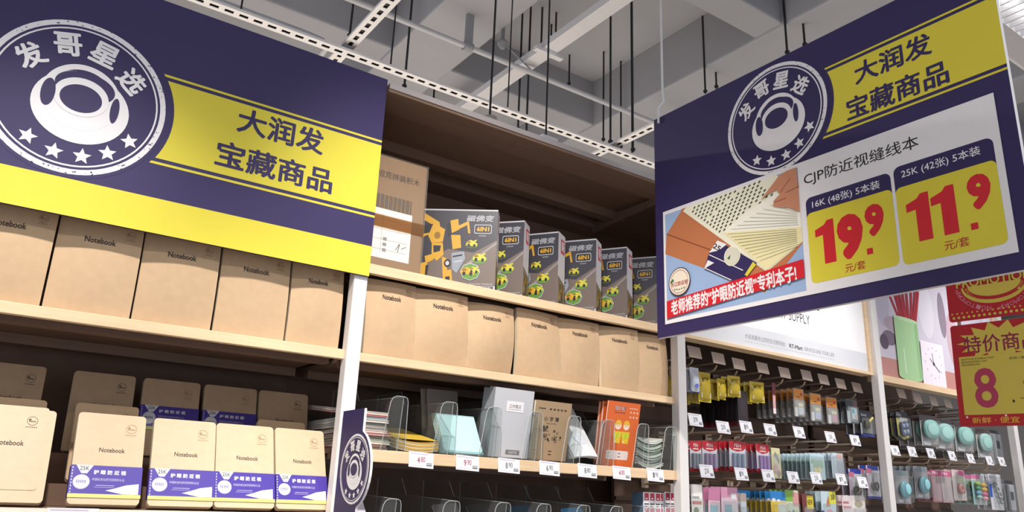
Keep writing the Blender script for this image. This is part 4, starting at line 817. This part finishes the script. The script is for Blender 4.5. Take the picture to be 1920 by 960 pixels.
def scis(root, w, h, top):
    for s_ in (-1, 1):
        MB().tube([(s_*w*.14+.009*math.cos(a*.5), -.006, top-h*.62+.014*math.sin(a*.5)) for a in range(0, 14)], .003, 0, 6).build('finger_ring', M('#6E6A66', .4), root)
    MB().prism([(-.004, 0), (.004, 0), (.0, .035)], (0, -.005, top-h*.5), (1, 0, 0), (0, 0, 1), (0, -1, 0), .002).build('blade', M('#C9CCD0', .25, 'plain', .6), root)
for (a, b, l) in ((2.732, 1.632, 'white blister pack with scissors and blue top, half behind a ticket'), (2.846, 1.65, 'white blister pack with scissors and blue top, touching the third post')):
    p = pack(.08, .118, '#C9C6CC', [('r', .1, .86, .95, 1, '#2E3E9C'), ('r', 0, .76, .4, .9, '#C46A84'), ('r', 0, 0, 1, .08, '#3A3C8C'), ('r', .0, .1, .15, .7, '#B4A0B4')], blister=(.12, .1, .95, .78, .016), inner=scis, name='scissors_pack'); x, z = at8(a, b); hang(p, x-.02, z-.005, 2, l, g, .03, .06); clr(p)
# --- left of the third post, lower row (cut by the frame)
g = 'packs on the lower hook row left of the third post'
LOW = [(1.857, 1.548, .048, '#E9E6E2', [('r', .1, .55, .9, .62, '#C24A4A'), ('d', .4, .40, .22, '#5E6E3A', .09), ('d', .7, .3, .16, '#8A7AA8', .07), ('r', .1, .68, .7, .73, '#9A9A9A')], 'white pack with olive and lilac picture beside the second post', 5),
       (1.935, 1.54, .052, '#E8C4D2', [('r', 0, .72, 1, 1, '#D98AB0'), ('r', .15, .4, .8, .6, '#5AAEC4'), ('d', .6, .2, .2, '#E9B04A', .08)], 'pink topped pack with blue toy, narrower one', 4),
       (2.004, 1.545, .076, '#E6CAD6', [('r', 0, .76, 1, 1, '#E0A0BC'), ('r', .6, .72, .92, .86, '#F4F2F4'), ('r', .2, .42, .62, .6, '#58A0B0'), ('d', .75, .5, .13, '#D8D4D6', .06), ('d', .5, .2, .2, '#E8B46A', .08)], 'pink topped pack with blue toy, wider one', 5),
       (2.07, 1.53, .03, '#B9A9A0', [('r', .1, .5, .9, .8, '#C9D4E0'), ('r', .1, .1, .8, .4, '#8A3A44')], 'small dim pack right of the pink packs', 2),
       (2.245, 1.541, .08, '#D9CDA0', [('r', 0, .78, 1, 1, '#2A8AD6'), ('d', .2, .78, .12, '#F4F4F8', .05), ('d', .5, .76, .12, '#F4F4F8', .05), ('r', .0, .5, .6, .74, '#E9C83A'), ('r', .45, .3, .95, .7, '#D4DAD2'), ('d', .4, .3, .2, '#7A9A4A', .12)], 'blue crested yellow pack with white scallops', 8),
       (2.318, 1.547, .07, '#DDE6C4', [('r', 0, .72, .6, 1, '#8CC04A'), ('r', .55, .6, 1, .95, '#E0A4A0'), ('d', .25, .4, .13, '#D83A7A', .08), ('d', .55, .42, .12, '#3A7A8C', .1), ('d', .8, .42, .12, '#F0A03A', .08), ('d', .4, .2, .12, '#58B45A', .07)], 'green topped pack with colourful erasers', 4),
       (2.403, 1.538, .06, '#7A3A38', [('r', .4, .62, .98, .96, '#E9D23A'), ('t', 'NEW', .45, .72, .9, .86, '#5A4A1E'), ('d', .5, .35, .3, '#B8505A', .14)], 'dark red pack with yellow corner patch', 4),
       (2.52, 1.55, .086, '#CFE2EA', [('r', .55, .68, 1, 1, '#E6E04A'), ('t', '50', .65, .78, .9, .92, '#6A6A2A'), ('p', [(.3, .6), (.5, .9), (.6, .6)], '#C4824A'), ('d', .55, .42, .22, '#E88A9C', .12), ('d', .85, .3, .16, '#C8324A', .12), ('r', .0, .0, .2, .5, '#3A5A8C')], 'pale blue pack with yellow corner and pink fruit', 4),
       (2.63, 1.54, .058, '#E8DADA', [('r', .1, .66, .9, .72, '#C98A94'), ('r', .1, .78, .7, .84, '#B9787E'), ('d', .5, .4, .2, '#B8606C', .09)], 'white and pink pack left of the bear pack', 4),
       (2.70, 1.541, .084, '#E9E0DC', [('d', .5, .78, .3, '#A9A48E', .10), ('d', .4, .35, .13, '#C9742E', .09), ('d', .62, .34, .13, '#D88A3A', .09), ('r', .1, .5, .9, .62, '#D9C4C4')], 'white pack with two small orange figures', 4)]
for (a, b, w_, base, inks, l, n) in LOW:
    p = pack(w_, .125, base, inks, blister=(.08, .05, .92, .68, .010), name='novelty_stationery_pack'); x, z = at8(a, b); hang(p, x, z-.008, n, l, g, .020); clr(p)
# --- right of the third post
g = 'packs on the top hook row right of the third post'
def tapes(root, w, h, top):
    for dx, dz in ((-.012, .0), (.012, .004), (-.010, -.024), (.014, -.020)):
        MB().lathe([(.008, 0), (.017, 0), (.017, .010), (.008, .010), (.008, 0)], (dx, -.002, top-h*.52+dz), (0, -1, 0), 0, 18).build('tape_reel', M('#4A5478', .3), root)
        MB().lathe([(.0, 0), (.0085, 0), (.0085, .012), (0, .012)], (dx, -.002, top-h*.52+dz), (0, -1, 0), 0, 14).build('reel_hub', M('#A9B4D4', .3), root)
p = pack(.088, .11, '#26262E', [('t', '60x', .05, .82, .45, .95, '#B9BCC8'), ('p', [(0, .75), (.9, .75), (.95, .1), (.5, 0), (.05, .15)], '#D8C86A'), ('r', .3, .62, .95, .78, '#E9E6E0')], blister=(.05, .08, .95, .78, .016), inner=tapes, name='correction_tape_pack')
x, z = at8(3.05, 1.872); hang(p, x, z-.008, 4, 'dark correction tape pack marked 60, right of the third post', g, .024); clr(p)
def puff(colr):
    def f(root, w, h, top):
        MB().ellipsoid((.0, -.010, top-h*.45), (w*.45, .011, h*.31), 0, 18, 10, .85).build('sponge_puff', M(colr, .6), root)
        MB().ellipsoid((-.0, -.0185, top-h*.45), (w*.34, .004, h*.23), 0, 18, 8).build('puff_face', M('#A2CFCA' if colr != '#9CCFCB' else '#AAD4CF', .6), root)
    return f
for (a, b, w_, n, l, c) in ((3.25, 1.872, .11, 4, 'clear pack with mint puff, leftmost of the mint packs', '#8CC8C2'), (3.36, 1.866, .12, 6, 'clear pack with mint puff, second of the mint packs', '#9CCFCB'), (3.53, 1.866, .12, 7, 'clear pack with mint puff, third, behind the promotion card', '#8CC8C2'), (3.70, 1.850, .10, 6, 'clear pack with pale mint puff, fourth of the mint packs', '#A9D2CC')):
    p = pack(w_, .125, '#8E8482', [('r', 0, .82, 1, 1, '#5A4A4C'), ('r', .12, .04, .5, .16, '#E9E9EC'), ('r', .0, .0, .06, .8, '#D9DCDC')], blister=(.04, .06, .96, .84, .020), inner=puff(c), name='puff_pack'); x, z = at8(a, b); hang(p, x, z-.006, n, l, g, .030, .05, 3, -8); clr(p)
def meter(root, w, h, top):
    MB().box(-w*.3, w*.3, -.014, -.002, top-h*.85, top-h*.12, 0, .003).build('device_body', M('#C4C4CA', .35), root)
    MB().box(-w*.2, w*.12, -.0155, -.0142, top-h*.55, top-h*.32, 0, .0005).build('device_screen', M('#44484E', .2), root)
for (a, b, l) in ((3.84, 1.855, 'grey blister pack with calculator, beside the rightmost post'), (3.905, 1.64, 'grey blister pack with calculator at the lower right corner')):
    p = pack(.09, .15, '#A9A6AC', [('r', .0, .9, 1, 1, '#3A3A40'), ('r', .75, .3, 1, .8, '#5A9AD0'), ('r', .75, .8, 1, .9, '#B46A7A')], blister=(.06, .04, .92, .88, .016), inner=meter, name='calculator_pack'); x, z = at8(a, b); hang(p, x-.035, z-.006, 2, l, g if b > 1.7 else 'packs on the middle hook row right of the third post', .035); clr(p)
g = 'packs on the middle hook row right of the third post'
def teal(root, w, h, top):
    MB().ellipsoid((.0, -.011, top-h*.58), (w*.34, .011, h*.27), 0, 16, 10).build('tape_body', M('#6FB0BC', .35), root); MB().ellipsoid((.004, -.022, top-h*.56), (w*.2, .004, h*.17), 0, 14, 8).build('side_window', M('#9CDAE4', .3), root)
for (a, b, n, l) in ((3.0, 1.645, 3, 'clear pack with teal tape just right of the third post'), (3.145, 1.668, 5, 'clear pack with teal tape, second from the third post')):
    p = pack(.088, .122, '#9A9298', [('r', .1, .86, .9, .98, '#7A8C92'), ('r', .2, .04, .5, .12, '#E9E9EC')], blister=(.05, .05, .95, .84, .022), inner=teal, name='glue_tape_pack'); x, z = at8(a, b); hang(p, x, z-.01, n, l, g, .028, .05, 3, -6); clr(p)
def rolls(root, w, h, top):
    for k, c in enumerate(('#9CC45A', '#4AA06A', '#7AB8D8', '#A8D0C4', '#E0B04A', '#F0B83A', '#E07AA4', '#EFA4B8')):
        MB().ellipsoid((w*(-.2 if k < 4 else .22), -.010, top-h*(.30+.15*(k % 4))-(.004 if k > 3 else 0)), (w*.19, .010, h*.075), 0, 12, 8).build('ink_pad', M(c, .5), root)
def roll1(root, w, h, top): MB().lathe([(.006, 0), (.02, 0), (.02, .012), (.006, .012), (.006, 0)], (0, -.002, top-h*.62), (0, -1, 0), 0, 20).build('tape_roll', M('#C98A80', .4), root)
for (a, b, w_, base, inks, inner, n, l) in ((3.26, 1.656, .075, '#B9848C', [('r', 0, .84, 1, 1, '#C44A7A'), ('t', 'PIN', .15, .87, .7, .97, '#F0E0E8')], None, 3, 'dim pink topped pack, leftmost of the pink topped packs'),
        (3.335, 1.656, .08, '#C9A9AC', [('r', 0, .84, 1, 1, '#D4588C'), ('t', 'PIN', .15, .87, .7, .97, '#F4E4EC'), ('r', .03, .1, .16, .8, '#E6CCD4')], None, 3, 'pink topped pack, second of the pink topped packs'),
        (3.44, 1.667, .105, '#D8C4C0', [('r', .5, .82, 1, .98, '#D8689A'), ('p', [(.35, .7), (.95, .75), (.98, .45), (.7, .4)], '#D9E09A'), ('p', [(.7, .62), (.98, .6), (.98, .4), (.75, .42)], '#7AC8C4'), ('r', .02, .05, .12, .95, '#E9D4DA')], roll1, 4, 'pack with rose tape roll and green and blue patch'),
        (3.60, 1.654, .115, '#C9D6D2', [('r', 0, .86, .7, 1, '#D878A4'), ('r', .0, .0, .1, .8, '#9AD0D0')], rolls, 4, 'pack with two columns of coloured ink pads')):
    p = pack(w_, .122, base, inks, blister=(.05, .05, .95, .82, .021), inner=inner, name='craft_tape_pack'); x, z = at8(a, b); hang(p, x, z-.008, n, l, g, .03); clr(p)
def clips(root, w, h, top):
    for k in range(4): MB().tube([(w*(-.15+.1*k)+.012*math.cos(a*.42), -.008-.001*k, top-h*(.32+.14*k)+.012*math.sin(a*.42)) for a in range(13)], .003, 0, 6).build('steel_ring', M('#8E9096', .25, 'plain', .6), root)
p = pack(.115, .15, '#DCDCE2', [('r', .0, .35, .18, .72, '#2E62C4'), ('r', .0, .72, .12, .8, '#8AA8D8'), ('r', .1, .88, .9, .93, '#B9B9C4')], blister=(.2, .05, .95, .86, .018), inner=clips, name='ring_clip_pack')
x, z = at8(3.755, 1.66); hang(p, x, z-.004, 3, 'white blister pack with steel rings and blue side label', g, .03); clr(p)
